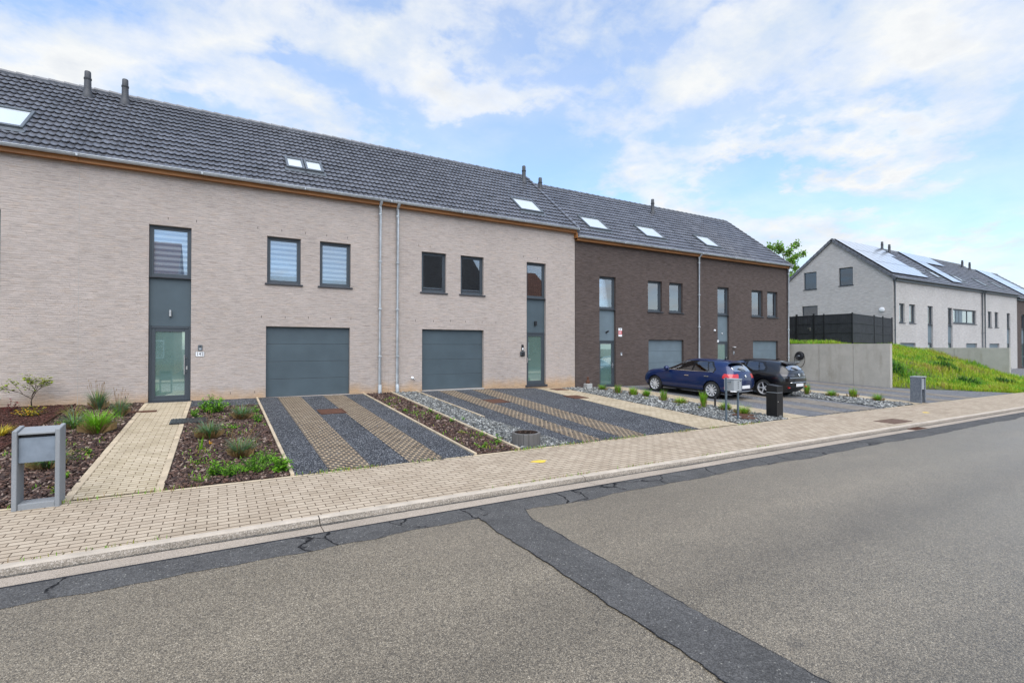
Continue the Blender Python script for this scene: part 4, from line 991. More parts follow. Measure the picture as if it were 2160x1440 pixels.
def car(label, loc, heading, rings, classify, cfg):
    root = thing('parked_car', (0, 0, 0), label, 'car', 'cars parked on the driveways')
    n = 9; V = []; F = []; M = []
    for r in rings:                                        # left rows 0..8, then right rows 7..1
        V += [(x, y, z) for x, y, z in r] + [(x, -y, z) for x, y, z in r[7:0:-1]]
    w = 16
    for i in range(len(rings) - 1):
        for j in range(w):
            F.append((i*w + j, i*w + (j+1) % w, (i+1)*w + (j+1) % w, (i+1)*w + j))
            row = j if j < 8 else 15 - j
            M.append(1 if (row in (6, 7) and i == cfg['ws']) else 2 if (row in (6, 7) and i == cfg['rw']) else 0)
    for e, b in ((0, 0), (len(rings) - 1, (len(rings) - 1) * w)):
        for j in range(8):
            l0, l1 = b + j, b + j + 1; r0, r1 = b + (w - j) % w, b + (w - j - 1) % w
            q = [l0, l1, r1, r0]; q = [a for k, a in enumerate(q) if a not in q[:k]]
            F.append(tuple(q)); M.append(0)
    V, F, M = subdiv(V, F, M, 4)
    groups = {}
    for f_, m_ in zip(F, M):
        cx = sum(V[i][0] for i in f_) / len(f_); cy = sum(V[i][1] for i in f_) / len(f_); cz = sum(V[i][2] for i in f_) / len(f_)
        k = classify(cx, cy, cz, m_)
        if k: groups.setdefault(k, []).append(f_)
    objs = {}
    def make(key, name, mat, parent):
        fs = groups.get(key)
        if not fs: return None
        ids = sorted({i for f_ in fs for i in f_}); mp = {a: b for b, a in enumerate(ids)}
        m = MB().add([V[i] for i in ids], [tuple(mp[i] for i in f_) for f_ in fs])
        o = m.build(name, mat, parent, smooth=True); objs[key] = o; return o
    pm = MAT[cfg['paint']]
    make('body', 'body', pm, root); make('trim', 'trim', MAT['trim_black'], root); make('lower', 'bumper_skirt', MAT['black_plastic'], root)
    for s in 'lr':
        for d in ('front', 'rear'):
            o = make(f'door_{d}_{s}', 'door', pm, root)
            sg = 1 if s == 'l' else -1
            if o:
                hx, hz, hy = cfg['handles'][d]
                h = MB().box(hx - .10, hx + .10, sg * hy - .018, sg * hy + .018, hz - .016, hz + .016)
                h.build('handle', MAT['chrome'] if cfg['chrome'] else pm, o, bevel=.008, seg=2)
        for k in ('glass_front_', 'glass_rear_', 'glass_quarter_'): make(k + s, 'side_window', MAT['glass_car'], root)
        make('tail_' + s, 'tail_light', MAT[cfg['tail']], root)
        make('refl_' + s, 'reflector', MAT['lamp_red'], root)
    make('ws', 'windscreen', MAT['glass_car'], root); make('rw', 'rear_window', MAT[cfg.get('rwmat', 'glass_car')], root)
    # liners, underbody
    m = MB()
    for xa in (0, cfg['wb']):
        for s in (1, -1):
            k = 14; R0 = cfg['arch'] + .03
            pts = [(xa + R0 * math.cos(R(-15 + 210 * i / k)), cfg['wr'] + R0 * math.sin(R(-15 + 210 * i / k))) for i in range(k + 1)]
            for i in range(k):
                a, b = pts[i], pts[i + 1]
                m.quad((a[0], s * .50, a[1]), (b[0], s * .50, b[1]), (b[0], s * .84, b[1]), (a[0], s * .84, a[1]))
            m.add([(x, s * .50, z) for x, z in pts], [tuple(range(k + 1))])
    m.box(-.6, cfg['wb'] + .6, -.5, .5, .19, .24)
    m.build('wheel_housing', MAT['black_plastic'], root)
    # wheels
    wr = cfg['wr']
    for xa in (0, cfg['wb']):
        for s in (1, -1):
            wh = bpy.data.objects.new('wheel', None); COL.objects.link(wh); wh.parent = root; wh.location = (xa, s * cfg['track'], wr); wh.empty_display_size = .1
            t = MB(); tw = .105
            prof = [(wr * .70, -tw), (wr * .90, -tw * 1.02), (wr * .97, -tw * .9), (wr, -tw * .6), (wr, tw * .6), (wr * .97, tw * .9), (wr * .90, tw * 1.02), (wr * .72, tw)]
            c0 = (xa, s * cfg['track'], wr)
            t.lathe(c0, (0, 1, 0), prof, 40); t.build('tyre', MAT['tyre'], wh, smooth=True, autosmooth=35)
            rm = MB(); ya = tw * .62
            rm.lathe(c0, (0, s, 0), [(wr * .73, -tw), (wr * .73, tw * .9), (wr * .69, tw * .95), (wr * .66, ya), (wr * .66, -tw)], 40, 0)
            rm.lathe(c0, (0, s, 0), [(0, -.02), (wr * .7, -.02)], 24, 1)
            ns = cfg['spokes']
            for k_ in range(ns):
                t0 = 2 * math.pi * k_ / ns
                def pt(r, a, h): return (c0[0] + r * math.cos(a), c0[1] + s * h, c0[2] + r * math.sin(a))
                wi, wo, tw_ = cfg['sp']
                a0, a1 = t0, t0 + tw_
                ri, ro = wr * .12, wr * .68
                bot = [pt(ri, a0 - wi / ri * .5, ya - .03), pt(ri, a0 + wi / ri * .5, ya - .03), pt(ro, a1 + wo / ro * .5, ya - .02), pt(ro, a1 - wo / ro * .5, ya - .02)]
                top = [pt(ri, a0 - wi / ri * .5, ya + .005), pt(ri, a0 + wi / ri * .5, ya + .005), pt(ro, a1 + wo / ro * .5, ya + .02), pt(ro, a1 - wo / ro * .5, ya + .02)]
                rm.hexa(bot, top, 0)
            rm.lathe(c0, (0, s, 0), [(0, ya + .012), (wr * .17, ya + .010), (wr * .18, ya - .02)], 20, 0)
            rm.build('rim', [MAT[cfg['rim']], MAT['ink']], wh, smooth=False)
    # cabin
    for (sx, sy) in ((1.30, .38), (1.30, -.38), (.42, .38), (.42, -.38)):
        m = MB(); m.box(sx - .12, sx + .4, sy - .24, sy + .24, .5, .68); m.hexa([(sx - .16, sy - .23, .62), (sx, sy - .23, .62), (sx, sy + .23, .62), (sx - .16, sy + .23, .62)], [(sx - .32, sy - .2, 1.12), (sx - .22, sy - .2, 1.12), (sx - .22, sy + .2, 1.12), (sx - .32, sy + .2, 1.12)])
        m.box(sx - .36, sx - .26, sy - .12, sy + .12, 1.14, 1.29)
        m.build('seat', MAT['seat'], root, bevel=.03, seg=2)
    m = MB(); m.lathe((1.72, .38, .96), (.9, 0, -.5), [(.165, -.012), (.19, -.012), (.19, .012), (.165, .012), (.165, -.012)], 24); m.build('steering_wheel', MAT['seat'], root, smooth=True)
    MB().box(1.85, 2.2, -.74, .74, .62, .90).build('dashboard', MAT['seat'], root, bevel=.05, seg=2)
    for s in (1, -1):
        m = MB(); bx, bz = cfg['mirror']
        m.lathe((bx, s * .86, bz), (0, s, .12), [(0, 0), (.05, .02), (.095, .07), (.10, .13), (.085, .19), (.05, .22), (0, .225)], 16)
        m.build('wing_mirror', pm, root, smooth=True)
    px, pz, ph = cfg['plate']
    m = MB().box(px - .02, px, -.26, .26, pz - ph / 2, pz + ph / 2); m.build('number_plate', MAT['plate'], root, bevel=.006)
    ex, ez = cfg['badge']
    m = MB(); m.lathe((ex, 0, ez), (-1, 0, .12), [(0, .006), (.04, .012), (.052, .012), (.056, 0)], 20); m.build('badge', MAT['chrome'], root, smooth=True)
    wx, wz = cfg['wiper']
    MB().tube([(wx, -.02, wz), (wx + .05, .14, wz + .06), (wx + .09, .30, wz + .08)], .016, 6).build('rear_wiper', MAT['ink'], root)
    cfg['extra'](root, MB)
    MB().tube([(.02, 0, cfg['rooftop']), (-.14, 0, cfg['rooftop'] + .05)], [.022, .012], 8).build('aerial', MAT['trim_black'], root)
    # put it on the ground, following the slope of the driveway
    hx_, hy_ = math.cos(heading), math.sin(heading)
    zr_, zf_ = gz(loc[0], loc[1]) + .012, gz(loc[0] + hx_ * cfg['wb'], loc[1] + hy_ * cfg['wb']) + .012
    root.location = (loc[0], loc[1], zr_); root.rotation_euler = (0, -math.atan2(zf_ - zr_, cfg['wb']), heading)
    return root

def ring(xs, ys, zs): return list(zip(xs, ys, zs))
def C(x): return [x] * 9
rings_h = [
 ring([3.10,3.14,3.17,3.22,3.26,3.29,3.33,3.36,3.37], [0,.5,.70,.75,.73,.69,.5,.28,0], [.2,.2,.22,.24,.25,.25,.25,.25,.25]),
 ring([3.05,3.05,3.05,3.14,3.24,3.29,3.35,3.37,3.38], [0,.6,.80,.84,.81,.75,.53,.28,0], [.18,.18,.24,.44,.56,.58,.58,.58,.58]),
 ring([2.9,2.9,2.9,2.96,3.06,3.12,3.24,3.28,3.30], [0,.66,.84,.88,.86,.78,.54,.28,0], [.18,.18,.25,.50,.74,.835,.885,.905,.91]),
 ring(C(2.66), [0,.68,.86,.90,.89,.82,.60,.31,0], [.18,.18,.25,.51,.78,.905,.955,.98,.985]),
 ring([2.12]*6 + [2.02,2.10,2.13], [0,.70,.86,.90,.89,.83,.67,.34,0], [.18,.18,.25,.52,.79,.95,1.0,1.025,1.03]),
 ring([1.58]*6 + [1.38,1.52,1.58], [0,.70,.86,.90,.88,.83,.60,.31,0], [.18,.18,.25,.52,.80,.955,1.345,1.415,1.43]),
 ring(C(.78), [0,.70,.86,.90,.88,.83,.605,.31,0], [.18,.18,.25,.52,.81,.965,1.42,1.475,1.485]),
 ring(C(.15), [0,.70,.86,.90,.88,.825,.59,.30,0], [.18,.18,.25,.53,.82,.98,1.40,1.46,1.47]),
 ring([-.33]*4 + [-.38,-.40,-.46,-.50,-.52], [0,.70,.86,.89,.875,.815,.56,.30,0], [.18,.18,.27,.55,.84,1.0,1.345,1.41,1.42]),
 ring([-.5]*4 + [-.60,-.655,-.735,-.79,-.80], [0,.68,.84,.88,.855,.775,.59,.32,0], [.18,.18,.28,.55,.86,1.02,1.04,1.05,1.05]),
 ring([-.56,-.56,-.58,-.62,-.70,-.765,-.82,-.85,-.86], [0,.68,.83,.87,.82,.74,.56,.30,0], [.19,.19,.28,.54,.76,.79,.79,.79,.79]),
 ring([-.58,-.58,-.62,-.68,-.74,-.80,-.84,-.865,-.87], [0,.66,.80,.85,.82,.74,.56,.30,0], [.2,.2,.28,.46,.60,.62,.62,.62,.62]),
 ring([-.56,-.60,-.68,-.73,-.77,-.80,-.84,-.86,-.865], [0,.6,.74,.78,.74,.68,.52,.30,0], [.22,.22,.26,.32,.34,.34,.34,.34,.34])]
GF_ = [(2.02, .99), (1.46, 1.29), (1.28, 1.345), (.93, 1.368), (.93, .985)]
GR_ = [(.84, .99), (.84, 1.37), (.36, 1.362), (.21, 1.01)]
GQ_ = [(.165, 1.02), (.30, 1.357), (.19, 1.35), (-.03, 1.11), (.0, 1.03)]
FR_ = [(2.15, .955), (1.48, 1.33), (1.28, 1.392), (.14, 1.395), (-.09, 1.10), (-.05, .985)]
def classify_blue(x, y, z, m):
    s = 'l' if y > 0 else 'r'; a = abs(y)
    for xa in (0, 2.62):
        if (x - xa) ** 2 + (z - .32) ** 2 < .365 ** 2 and a > .52: return None
    if m == 1: return 'ws' if a < .60 else 'trim'
    if m == 2: return 'rw' if (a < .54 and 1.06 < z < 1.355) else ('trim' if z > 1.375 and False else 'body')
    if a > .5 and z > .93:
        if inpoly(x, z, GF_): return 'glass_front_' + s
        if inpoly(x, z, GR_): return 'glass_rear_' + s
        if inpoly(x, z, GQ_): return 'glass_quarter_' + s
        if inpoly(x, z, FR_): return 'trim'
    if x < -.42 and .80 < z < .965 and ((a > .70 and x < -.46 + (.965 - z) * .6) or (x < -.6 and a > .40 + (.965 - z) * .25)): return 'tail_' + s
    if x < -.5 and .43 < z < .475 and a > .72: return 'refl_' + s
    if z < .30 or (z < .38 and x < -.6): return 'lower'
    if x > 3.2 and z < .5: return 'lower'
    if a > .78 and .28 < z < .985:
        if .885 < x < 1.88: return 'door_front_' + s
        if .02 < x < .88: return 'door_rear_' + s
    return 'body'
def extra_blue(root, MB_):
    m = MB_(); m.tube([(-.70, .76, .335), (-.835, .52, .325), (-.87, .0, .32), (-.835, -.52, .325), (-.70, -.76, .335)], .012, 6); m.build('chrome_strip', MAT['chrome'], root)
    m = MB_(); m.tube([(2.0, .85, .985), (.9, .85, .985), (-.02, .842, 1.01)], .010, 6); m.build('window_strip', MAT['chrome'], root)
    m = MB_(); m.hexa([(-.44, -.55, 1.405), (-.60, -.52, 1.365), (-.60, .52, 1.365), (-.44, .55, 1.405)], [(-.40, -.55, 1.435), (-.62, -.52, 1.385), (-.62, .52, 1.385), (-.40, .55, 1.435)]); m.build('roof_spoiler', MAT['paint_blue'], root, bevel=.01, seg=2)
    for s in (1, -1): MB_().box(2.9, 3.16, s * .62 - .13, s * .62 + .13, .64, .76).build('headlight', MAT['lamp_dark'], root, bevel=.03, seg=2)
car('dark blue hatchback with red tail lights parked nose to the garage', (16.95, 12.68), R(95.3), rings_h, classify_blue,
    dict(ws=4, rw=8, paint='paint_blue', wb=2.62, wr=.32, arch=.365, track=.79, spokes=10, sp=(.034, .046, .5), rim='rim', tail='lamp_red', chrome=True, handles=dict(front=(1.08, .80, .90), rear=(.22, .83, .892)), mirror=(1.98, 1.0),
         rwmat='glass_rear', plate=(-.862, .48, .115), badge=(-.845, .88), wiper=(-.80, 1.08), rooftop=1.47, extra=extra_blue))

rings_b = [ring([x * 1.0 + (.16 if x > 2.5 else 0) for x in [p[0] for p in r]], [p[1] * 1.015 for p in r], [p[2] for p in r]) for r in rings_h]
rings_b[6] = ring(C(.78), [0,.70,.87,.91,.89,.835,.60,.31,0], [.18,.18,.25,.52,.82,.985,1.425,1.475,1.485])
rings_b[7] = ring(C(.15), [0,.70,.87,.92,.91,.84,.575,.30,0], [.18,.18,.25,.53,.84,1.01,1.395,1.455,1.465])
rings_b[8] = ring([-.35]*4 + [-.40,-.44,-.50,-.56,-.58], [0,.70,.87,.92,.91,.82,.53,.29,0], [.18,.18,.27,.55,.86,1.04,1.345,1.41,1.42])
rings_b[9] = ring([-.5]*4 + [-.60,-.68,-.83,-.88,-.89], [0,.68,.85,.90,.88,.79,.60,.32,0], [.18,.18,.28,.55,.88,1.04,1.05,1.06,1.06])
rings_b[10] = ring([-.58,-.58,-.60,-.66,-.74,-.82,-.90,-.93,-.94], [0,.68,.84,.88,.85,.76,.57,.30,0], [.19,.19,.28,.54,.78,.82,.82,.82,.82])
rings_b[11] = ring([-.60,-.60,-.64,-.70,-.78,-.86,-.92,-.945,-.95], [0,.66,.81,.86,.84,.76,.57,.30,0], [.2,.2,.28,.46,.60,.63,.64,.64,.64])
rings_b[12] = ring([-.58,-.62,-.70,-.75,-.79,-.84,-.88,-.90,-.905], [0,.6,.75,.79,.76,.70,.54,.30,0], [.24,.24,.28,.34,.36,.36,.36,.36,.36])
GFb = [(2.0, 1.0), (1.46, 1.29), (1.28, 1.34), (.93, 1.36), (.93, 1.01)]
GRb = [(.84, 1.015), (.84, 1.362), (.40, 1.345), (.26, 1.035)]
GQb = [(.22, 1.045), (.36, 1.34), (.22, 1.325), (.02, 1.14), (.03, 1.06)]
def classify_black(x, y, z, m):
    s = 'l' if y > 0 else 'r'; a = abs(y)
    for xa in (0, 2.70):
        if (x - xa) ** 2 + (z - .34) ** 2 < .385 ** 2 and a > .52: return None
    if m == 1: return 'ws' if a < .60 else 'trim'
    if m == 2: return 'rw' if (a < .50 and 1.10 < z < 1.345) else ('trim' if a < .56 else 'body')
    if a > .5 and z > .95:
        if inpoly(x, z, GFb): return 'glass_front_' + s
        if inpoly(x, z, GRb): return 'glass_rear_' + s
        if inpoly(x, z, GQb): return 'glass_quarter_' + s
        if inpoly(x, z, FR_): return 'trim'
    if x < -.50 and .86 < z < .95 and a > .30: return 'tail_' + s
    if x < -.55 and .80 < z < .97 and a < .82: return 'trim'
    if z < .34 or (x < -.55 and z < .44): return 'lower'
    if a > .78 and .30 < z < .99:
        if .885 < x < 1.88: return 'door_front_' + s
        if .02 < x < .88: return 'door_rear_' + s
    return 'body'
def extra_black(root, MB_):
    m = MB_(); m.hexa([(-.44, -.50, 1.36), (-.62, -.46, 1.29), (-.62, .46, 1.29), (-.44, .50, 1.36)], [(-.42, -.50, 1.405), (-.68, -.46, 1.335), (-.68, .46, 1.335), (-.42, .50, 1.405)]); m.build('roof_spoiler', MAT['trim_black'], root, bevel=.012, seg=2)
    m = MB_(); m.tube([(-.80, .74, .60), (-.925, .5, .615), (-.965, 0, .62), (-.925, -.5, .615), (-.80, -.74, .60)], .012, 6); m.build('bumper_strip', MAT['chrome'], root)
    m = MB_(); m.tube([(-.82, .72, .805), (-.905, .5, .80), (-.945, 0, .80), (-.905, -.5, .80), (-.82, -.72, .805)], .010, 6); m.build('tailgate_strip', MAT['chrome'], root)
    for s in (1, -1): MB_().box(-.90, -.86, s * .62 - .06, s * .62 + .06, .40, .44).build('reflector', MAT['lamp_red'], root)
    for s in (1, -1): MB_().box(3.0, 3.40, s * .62 - .13, s * .62 + .13, .64, .74).build('headlight', MAT['lamp_dark'], root, bevel=.03, seg=2)
car('black hatchback with smoked tail lights parked beside the blue car', (19.75, 12.35), R(92.5), rings_b, classify_black,
    dict(ws=4, rw=8, paint='paint_black', wb=2.70, wr=.34, arch=.385, track=.80, spokes=5, sp=(.035, .042, .0), rim='rim', tail='lamp_dark', chrome=False, handles=dict(front=(1.08, .84, .905), rear=(.24, .87, .91)), mirror=(1.96, 1.02),
         rwmat='glass_rear', plate=(-.955, .51, .115), badge=(-.93, .90), wiper=(-.86, 1.10), rooftop=1.46, extra=extra_black))
# ------------------------------------------------------------------ retaining walls, bank, fence
def rwall(label, x0, x1, y0, y1, zt, zb, mat, joints):
    w = thing('retaining_wall', ((x0 + x1) / 2, y0, zb), label, 'retaining wall')
    ys_ = [y0] + joints + [y1]
    for a, b in zip(ys_[:-1], ys_[1:]):
        MB().box(x0, x1, a + .006, b - .006, zb, zt).build('wall_element', mat, w, bevel=.012, seg=2)
    return w
rw1 = rwall('pale concrete retaining wall beside the last driveway with a black charger on it', 29.0, 29.22, 12.12, 17.3, .155, -2.35, MAT['wall_conc'], [13.83, 15.58])
rw2 = rwall('stained concrete retaining wall half buried in the grass bank', 42.0, 42.25, 11.2, 17.1, -.07, -2.6, MAT['wall_stained'], [13.9])
P42 = [(0, -2.26), (8.56, -2.26), (9.4, -2.18), (10.2, -2.05), (11.2, -1.78), (12.75, -1.1), (14.46, -.54), (15.78, -.20), (17.0, .12), (18, .2), (40, .3)]
P29 = [(0, -2.2), (8.56, -2.2), (11.6, -2.04), (12.3, -1.95), (12.8, -1.45), (13.6, -.75), (14.6, -.1), (15.4, .1), (17, .16), (40, .3)]
def pw(P, y):
    for (a, b), (c, d) in zip(P[:-1], P[1:]):
        if y <= c: return b + (d - b) * (y - a) / (c - a)
    return P[-1][1]
def bz(x, y):
    t = cl((x - 29.3) / 6.5, 0, 1); t = t * t * (3 - 2 * t)
    z = pw(P29, y) * (1 - t) + pw(P42, y) * t
    edge = min(1, max(0, (y - 9) / 2))
    return z + edge * (.10 * noise.noise((x * .5, y * .5, 0)) + .06 * noise.noise((x * 1.4, y * 1.4, 3)))
def bank_front(x): return 8.565 if x > 32.9 else 8.565 + (32.9 - x) * .98
bx_ = np.arange(29.225, 42.0, .25); bx_ = np.append(bx_, 41.995)
V = []; NY = 60
for x in bx_:
    yf = bank_front(x)
    for j in range(NY + 1):
        y = yf + (26 - yf) * (j / NY) ** 1.5
        z = bz(x, y)
        if j == 0: z = min(z, gz(x, y) - .03)
        V.append((x, y, z))
F = [(i*(NY+1)+j, (i+1)*(NY+1)+j, (i+1)*(NY+1)+j+1, i*(NY+1)+j+1) for i in range(len(bx_)-1) for j in range(NY)]
structure(raw('grassy_bank', V, F, MAT['meadow'], smooth=True), 'grassy bank rising between the two concrete retaining walls', 'bank')
# verge strip in front of the second wall and beyond it
Vv = [(x, y, z + gx(x)) for x in (34, 42, 50, 70, 95) for y, z in ((8.566, -2.0), (9.4, -1.98), (11.0, -1.96))]
structure(raw('grass_verge', Vv, [(i*3+j, (i+1)*3+j, (i+1)*3+j+1, i*3+j+1) for i in range(1, 4) for j in range(2)], MAT['meadow'], smooth=True), 'flat grass verge running along the far pavement', 'verge')

def blades(N, posfun, hmin, hmax, width, lean, mats, wts, name, label, cat='grass', seed=1, kind='stuff', parent=None, pick=None):
    r = np.random.default_rng(seed); V = np.zeros((N * 5, 3), np.float32); F = np.zeros((N * 2, 4), np.int32); mi = r.choice(len(mats), N, p=wts)
    pos = posfun(N, r); h = r.uniform(hmin, hmax, N) * pos[:, 3]; a = r.uniform(0, 2 * np.pi, N); l = h * r.uniform(.1, 1, N) * lean
    if pick: mi = np.array([pick(p, r) for p in pos])
    dx, dy = np.cos(a), np.sin(a); wx, wy = -dy * width, dx * width; sc = r.uniform(.7, 1.3, N)
    b = np.arange(N) * 5; P = pos[:, :3]
    V[b] = P + np.stack([wx * sc, wy * sc, -.02 * np.ones(N)], 1); V[b+1] = P - np.stack([wx * sc, wy * sc, .02 * np.ones(N)], 1)
    mid = P + np.stack([dx * l * .35, dy * l * .35, h * .6], 1)
    V[b+2] = mid - np.stack([wx, wy, 0 * wx], 1) * .8; V[b+3] = mid + np.stack([wx, wy, 0 * wx], 1) * .8
    V[b+4] = P + np.stack([dx * l, dy * l, h], 1)
    F[0::2] = np.stack([b, b+1, b+2, b+3], 1); F[1::2] = np.stack([b+3, b+2, b+4, b+4], 1)
    me_f = [tuple(q[:3]) if q[2] == q[3] else tuple(q) for q in F]
    m = MB(); m.v = [tuple(p) for p in V]; m.f = me_f; m.m = list(np.repeat(mi, 2))
    o = m.build(name, [MAT[k] for k in mats], parent)
    return tag(o, label, cat, kind=kind)
def bank_pos(N, r):
    out = []
    while len(out) < N:
        x = r.uniform(29.25, 41.98); y = bank_front(x) + (r.uniform(0, 1) ** 1.4) * (18.5 - bank_front(x))
        d = noise.noise((x * .7, y * .7, 9)); 
        bare = (x - 30.2) ** 2 + ((y - 11.3) * 1.2) ** 2 < 1.1
        if bare and r.uniform() < .8: continue
        out.append((x, y, bz(x, y), .55 + .65 * max(0, d + .35)))
    return np.array(out)
def bank_pick(p, r):
    d = noise.noise((p[0] * .45, p[1] * .7, 4)) + .5 * noise.noise((p[0] * 1.7, p[1] * 2.1, 8)) + r.normal(0, .22)
    return 3 if d > .55 else 2 if d > -.16 else 1 if d > -.48 else 0
blades(30000, bank_pos, .12, .34, .011, .8, ['lf_green', 'lf_bright', 'lf_lime', 'lf_dry'], [.25] * 4, 'grass', 'long green and yellowish grass covering the bank', seed=3, pick=bank_pick)
def verge_pos(N, r):
    x = r.uniform(33, 80, N) ; y = r.uniform(8.57, 11, N); return np.stack([x, y, -2.0 + np.array([gx(q) for q in x]) + .0, np.ones(N) * .8], 1)
blades(5000, verge_pos, .08, .2, .014, .7, ['lf_bright', 'lf_green', 'lf_olive'], [.5, .3, .2], 'grass', 'short grass on the verge along the far pavement', seed=4)
def weedclump(x, y, r0, h, label, mat=('lf_dark', 'lf_green'), n=260, seed=0):
    def pos(N, r):
        a = r.uniform(0, 2*np.pi, N); d = r0 * np.sqrt(r.uniform(0, 1, N)); X, Y = x + d * np.cos(a), y + d * np.sin(a)
        return np.stack([X, Y, [bz(p, q) for p, q in zip(X, Y)], 1.15 - .5 * (d / r0) ** 2], 1)
    t = blades(n, pos, h * .6, h, .02, .9, list(mat), [.6, .4], 'weed_clump', label, 'weeds', seed=seed, kind=None); t['group'] = 'darker weed clumps on the grass bank'
for i, (x, y, r0, h, lb) in enumerate([(31.4, 12.9, .5, .5, 'dark weed clump high on the bank by the pale retaining wall'), (33.9, 10.6, .5, .4, 'dark weed clump in the middle of the lower bank'), (36.2, 12.3, .6, .5, 'large dark weed clump in the middle of the bank'), (37.5, 10.2, .5, .35, 'dark weed clump low on the bank towards the pavement'), (38.7, 13.2, .5, .35, 'dark weed clump below the stained retaining wall')]):
    weedclump(x, y, r0, h, lb, seed=20 + i)
def top_pos(N, r):
    x = r.uniform(29.25, 32.4, N); y = r.uniform(12.9, 19.5, N); return np.array([(a, b, bz(a, b), .8) for a, b in zip(x, y)])
blades(3500, top_pos, .15, .38, .010, .6, ['lf_bright', 'lf_green', 'lf_straw'], [.6, .25, .15], 'grass', 'grass fringe on top of the pale concrete retaining wall', seed=6)

# fence with gate
fn = thing('garden_fence', (32.5, 15.5, .2), 'black slatted privacy fence with a gate above the concrete retaining wall', 'fence')
MAT['fence'] = plain('black_fence_slats', (.034, .036, .040), .6, var=.25, scale=3)
MAT['fence_post'] = plain('fence_post', (.010, .011, .012), .5, var=.1)
def fpanel(p, q, name='fence_panel'):
    m = MB(); d = Vector((q[0] - p[0], q[1] - p[1], 0)); L = d.length; d.normalize(); nrm = Vector((-d.y, d.x, 0)) * .012; k = int(L / .055); z0, z1 = .22, 1.98
    for i in range(k):
        a = Vector((p[0], p[1], 0)) + d * (L * i / k + .003); b = Vector((p[0], p[1], 0)) + d * (L * (i + 1) / k - .002); off = nrm * (1 if i % 2 else .4)
        m.hexa([a - off + Vector((0,0,z0)), b - off + Vector((0,0,z0)), b + off + Vector((0,0,z0)), a + off + Vector((0,0,z0))], [a - off + Vector((0,0,z1)), b - off + Vector((0,0,z1)), b + off + Vector((0,0,z1)), a + off + Vector((0,0,z1))])
    for z in (.25, .85, 1.42, 1.96):
        for s in (1, -1):
            m.tube([Vector((p[0], p[1], z)) + nrm * 2 * s, Vector((q[0], q[1], z)) + nrm * 2 * s], .012, 5)
    return m.build(name, MAT['fence'], fn)
def fpost(x, y, h=2.0, w=.035): return MB().box(x - w, x + w, y - w, y + w, .0, .06 + h).build('post', MAT['fence_post'], fn, bevel=.006)
Ys = [15.52, 17.15, 17.75, 18.85, 20.1, 22.0]
for a, b in zip(Ys[:-1], Ys[1:]):
    fpanel((32.5, a + .04), (32.5, b - .04), 'gate' if a == 17.75 else 'fence_panel')
for yv in Ys: fpost(32.5, yv, 2.03 if yv in (17.75, 18.85) else 1.98, .05 if yv in (17.75, 18.85) else .035)
pts = [(32.5, 15.52), (36.9, 16.32), (38.9, 16.68), (41.2, 17.1)]
for a, b in zip(pts[:-1], pts[1:]):
    fpanel((a[0] + .05, a[1]), (b[0] - .05, b[1]))
for p in pts[1:]: fpost(*p)
gt = [o for o in fn.children if o.name.startswith('gate')][0]
m = MB(); m.box(32.44, 32.46, 17.93, 18.0, 1.0, 1.22); m.tube([(32.45, 17.96, 1.16), (32.40, 17.96, 1.16), (32.40, 18.10, 1.16)], .014, 8); m.build('handle', MAT['steel'], gt)

# charger
ch = thing('car_charger', (28.95, 16.6, -.55), 'round black car charger with a hanging cable on the concrete retaining wall', 'charger')
m = MB(); m.lathe((29.0, 16.62, -.52), (-1, 0, 0), [(.24, 0), (.25, .06), (.23, .13), (.17, .16), (.15, .14), (0, .14)], 32); m.build('housing', MAT['black_plastic'], ch, smooth=True, autosmooth=40)
m = MB(); m.box(28.83, 28.86, 16.56, 16.68, -.56, -.50); m.build('socket', MAT['alu_grey'], ch, bevel=.008)
pts = [(28.93, 16.46, -.5)] + [(28.92, 16.42 + .05 * math.sin(i) - .22 * math.sin(math.pi * i / 12) , -.5 - .75 * math.sin(math.pi * i / 12 * .5)) for i in range(1, 12)]
loop = [(28.92, 16.62 + .30 * math.cos(t), -.72 + .46 * math.sin(t)) for t in [R(q) for q in range(40, -221, -15)]]
MB().tube(loop, .014, 8).build('cable', MAT['ink'], ch, smooth=True)
MB().tube([(28.72, 17.10, -.88), (28.96, 16.9, -.88), (28.975, 16.62, -.88)], .022, 8).build('conduit', MAT['zinc'], ch, smooth=True)

# ------------------------------------------------------------------ letter boxes, planter, lids
def on(x, y, o=0): return gz(x, y) + o
z = -2.015
lb = thing('letter_box', (-1.955, 8.5, z), 'grey concrete letter box frame standing at the left of the door path', 'letter box')
for x0, x1 in ((-2.18, -2.132), (-1.778, -1.73)):
    MB().hexa([(x0, 8.38, z - .1), (x1, 8.38, z - .1), (x1, 8.66, z - .1), (x0, 8.66, z - .1)], [(x0, 8.38, -1.035), (x1, 8.38, -1.035), (x1, 8.66, -1.0), (x0, 8.66, -1.0)]).build('side_panel', MAT['box_conc'], lb, bevel=.006)
MB().hexa([(-2.131, 8.39, -1.09), (-1.779, 8.39, -1.09), (-1.779, 8.65, -1.05), (-2.131, 8.65, -1.05)], [(-2.131, 8.39, -1.065), (-1.779, 8.39, -1.065), (-1.779, 8.65, -1.02), (-2.131, 8.65, -1.02)]).build('lid', MAT['box_conc'], lb, bevel=.004)
MB().box(-2.130, -1.780, 8.425, 8.64, -1.44, -1.13).build('compartment', MAT['box_metal'], lb, bevel=.004)
MB().box(-2.130, -1.780, 8.45, 8.63, -1.128, -1.092).build('slot', MAT['ink'], lb)
MB().box(-2.131, -1.779, 8.40, 8.62, z - .1, z + .075).build('foot_bar', MAT['box_conc'], lb, bevel=.006)

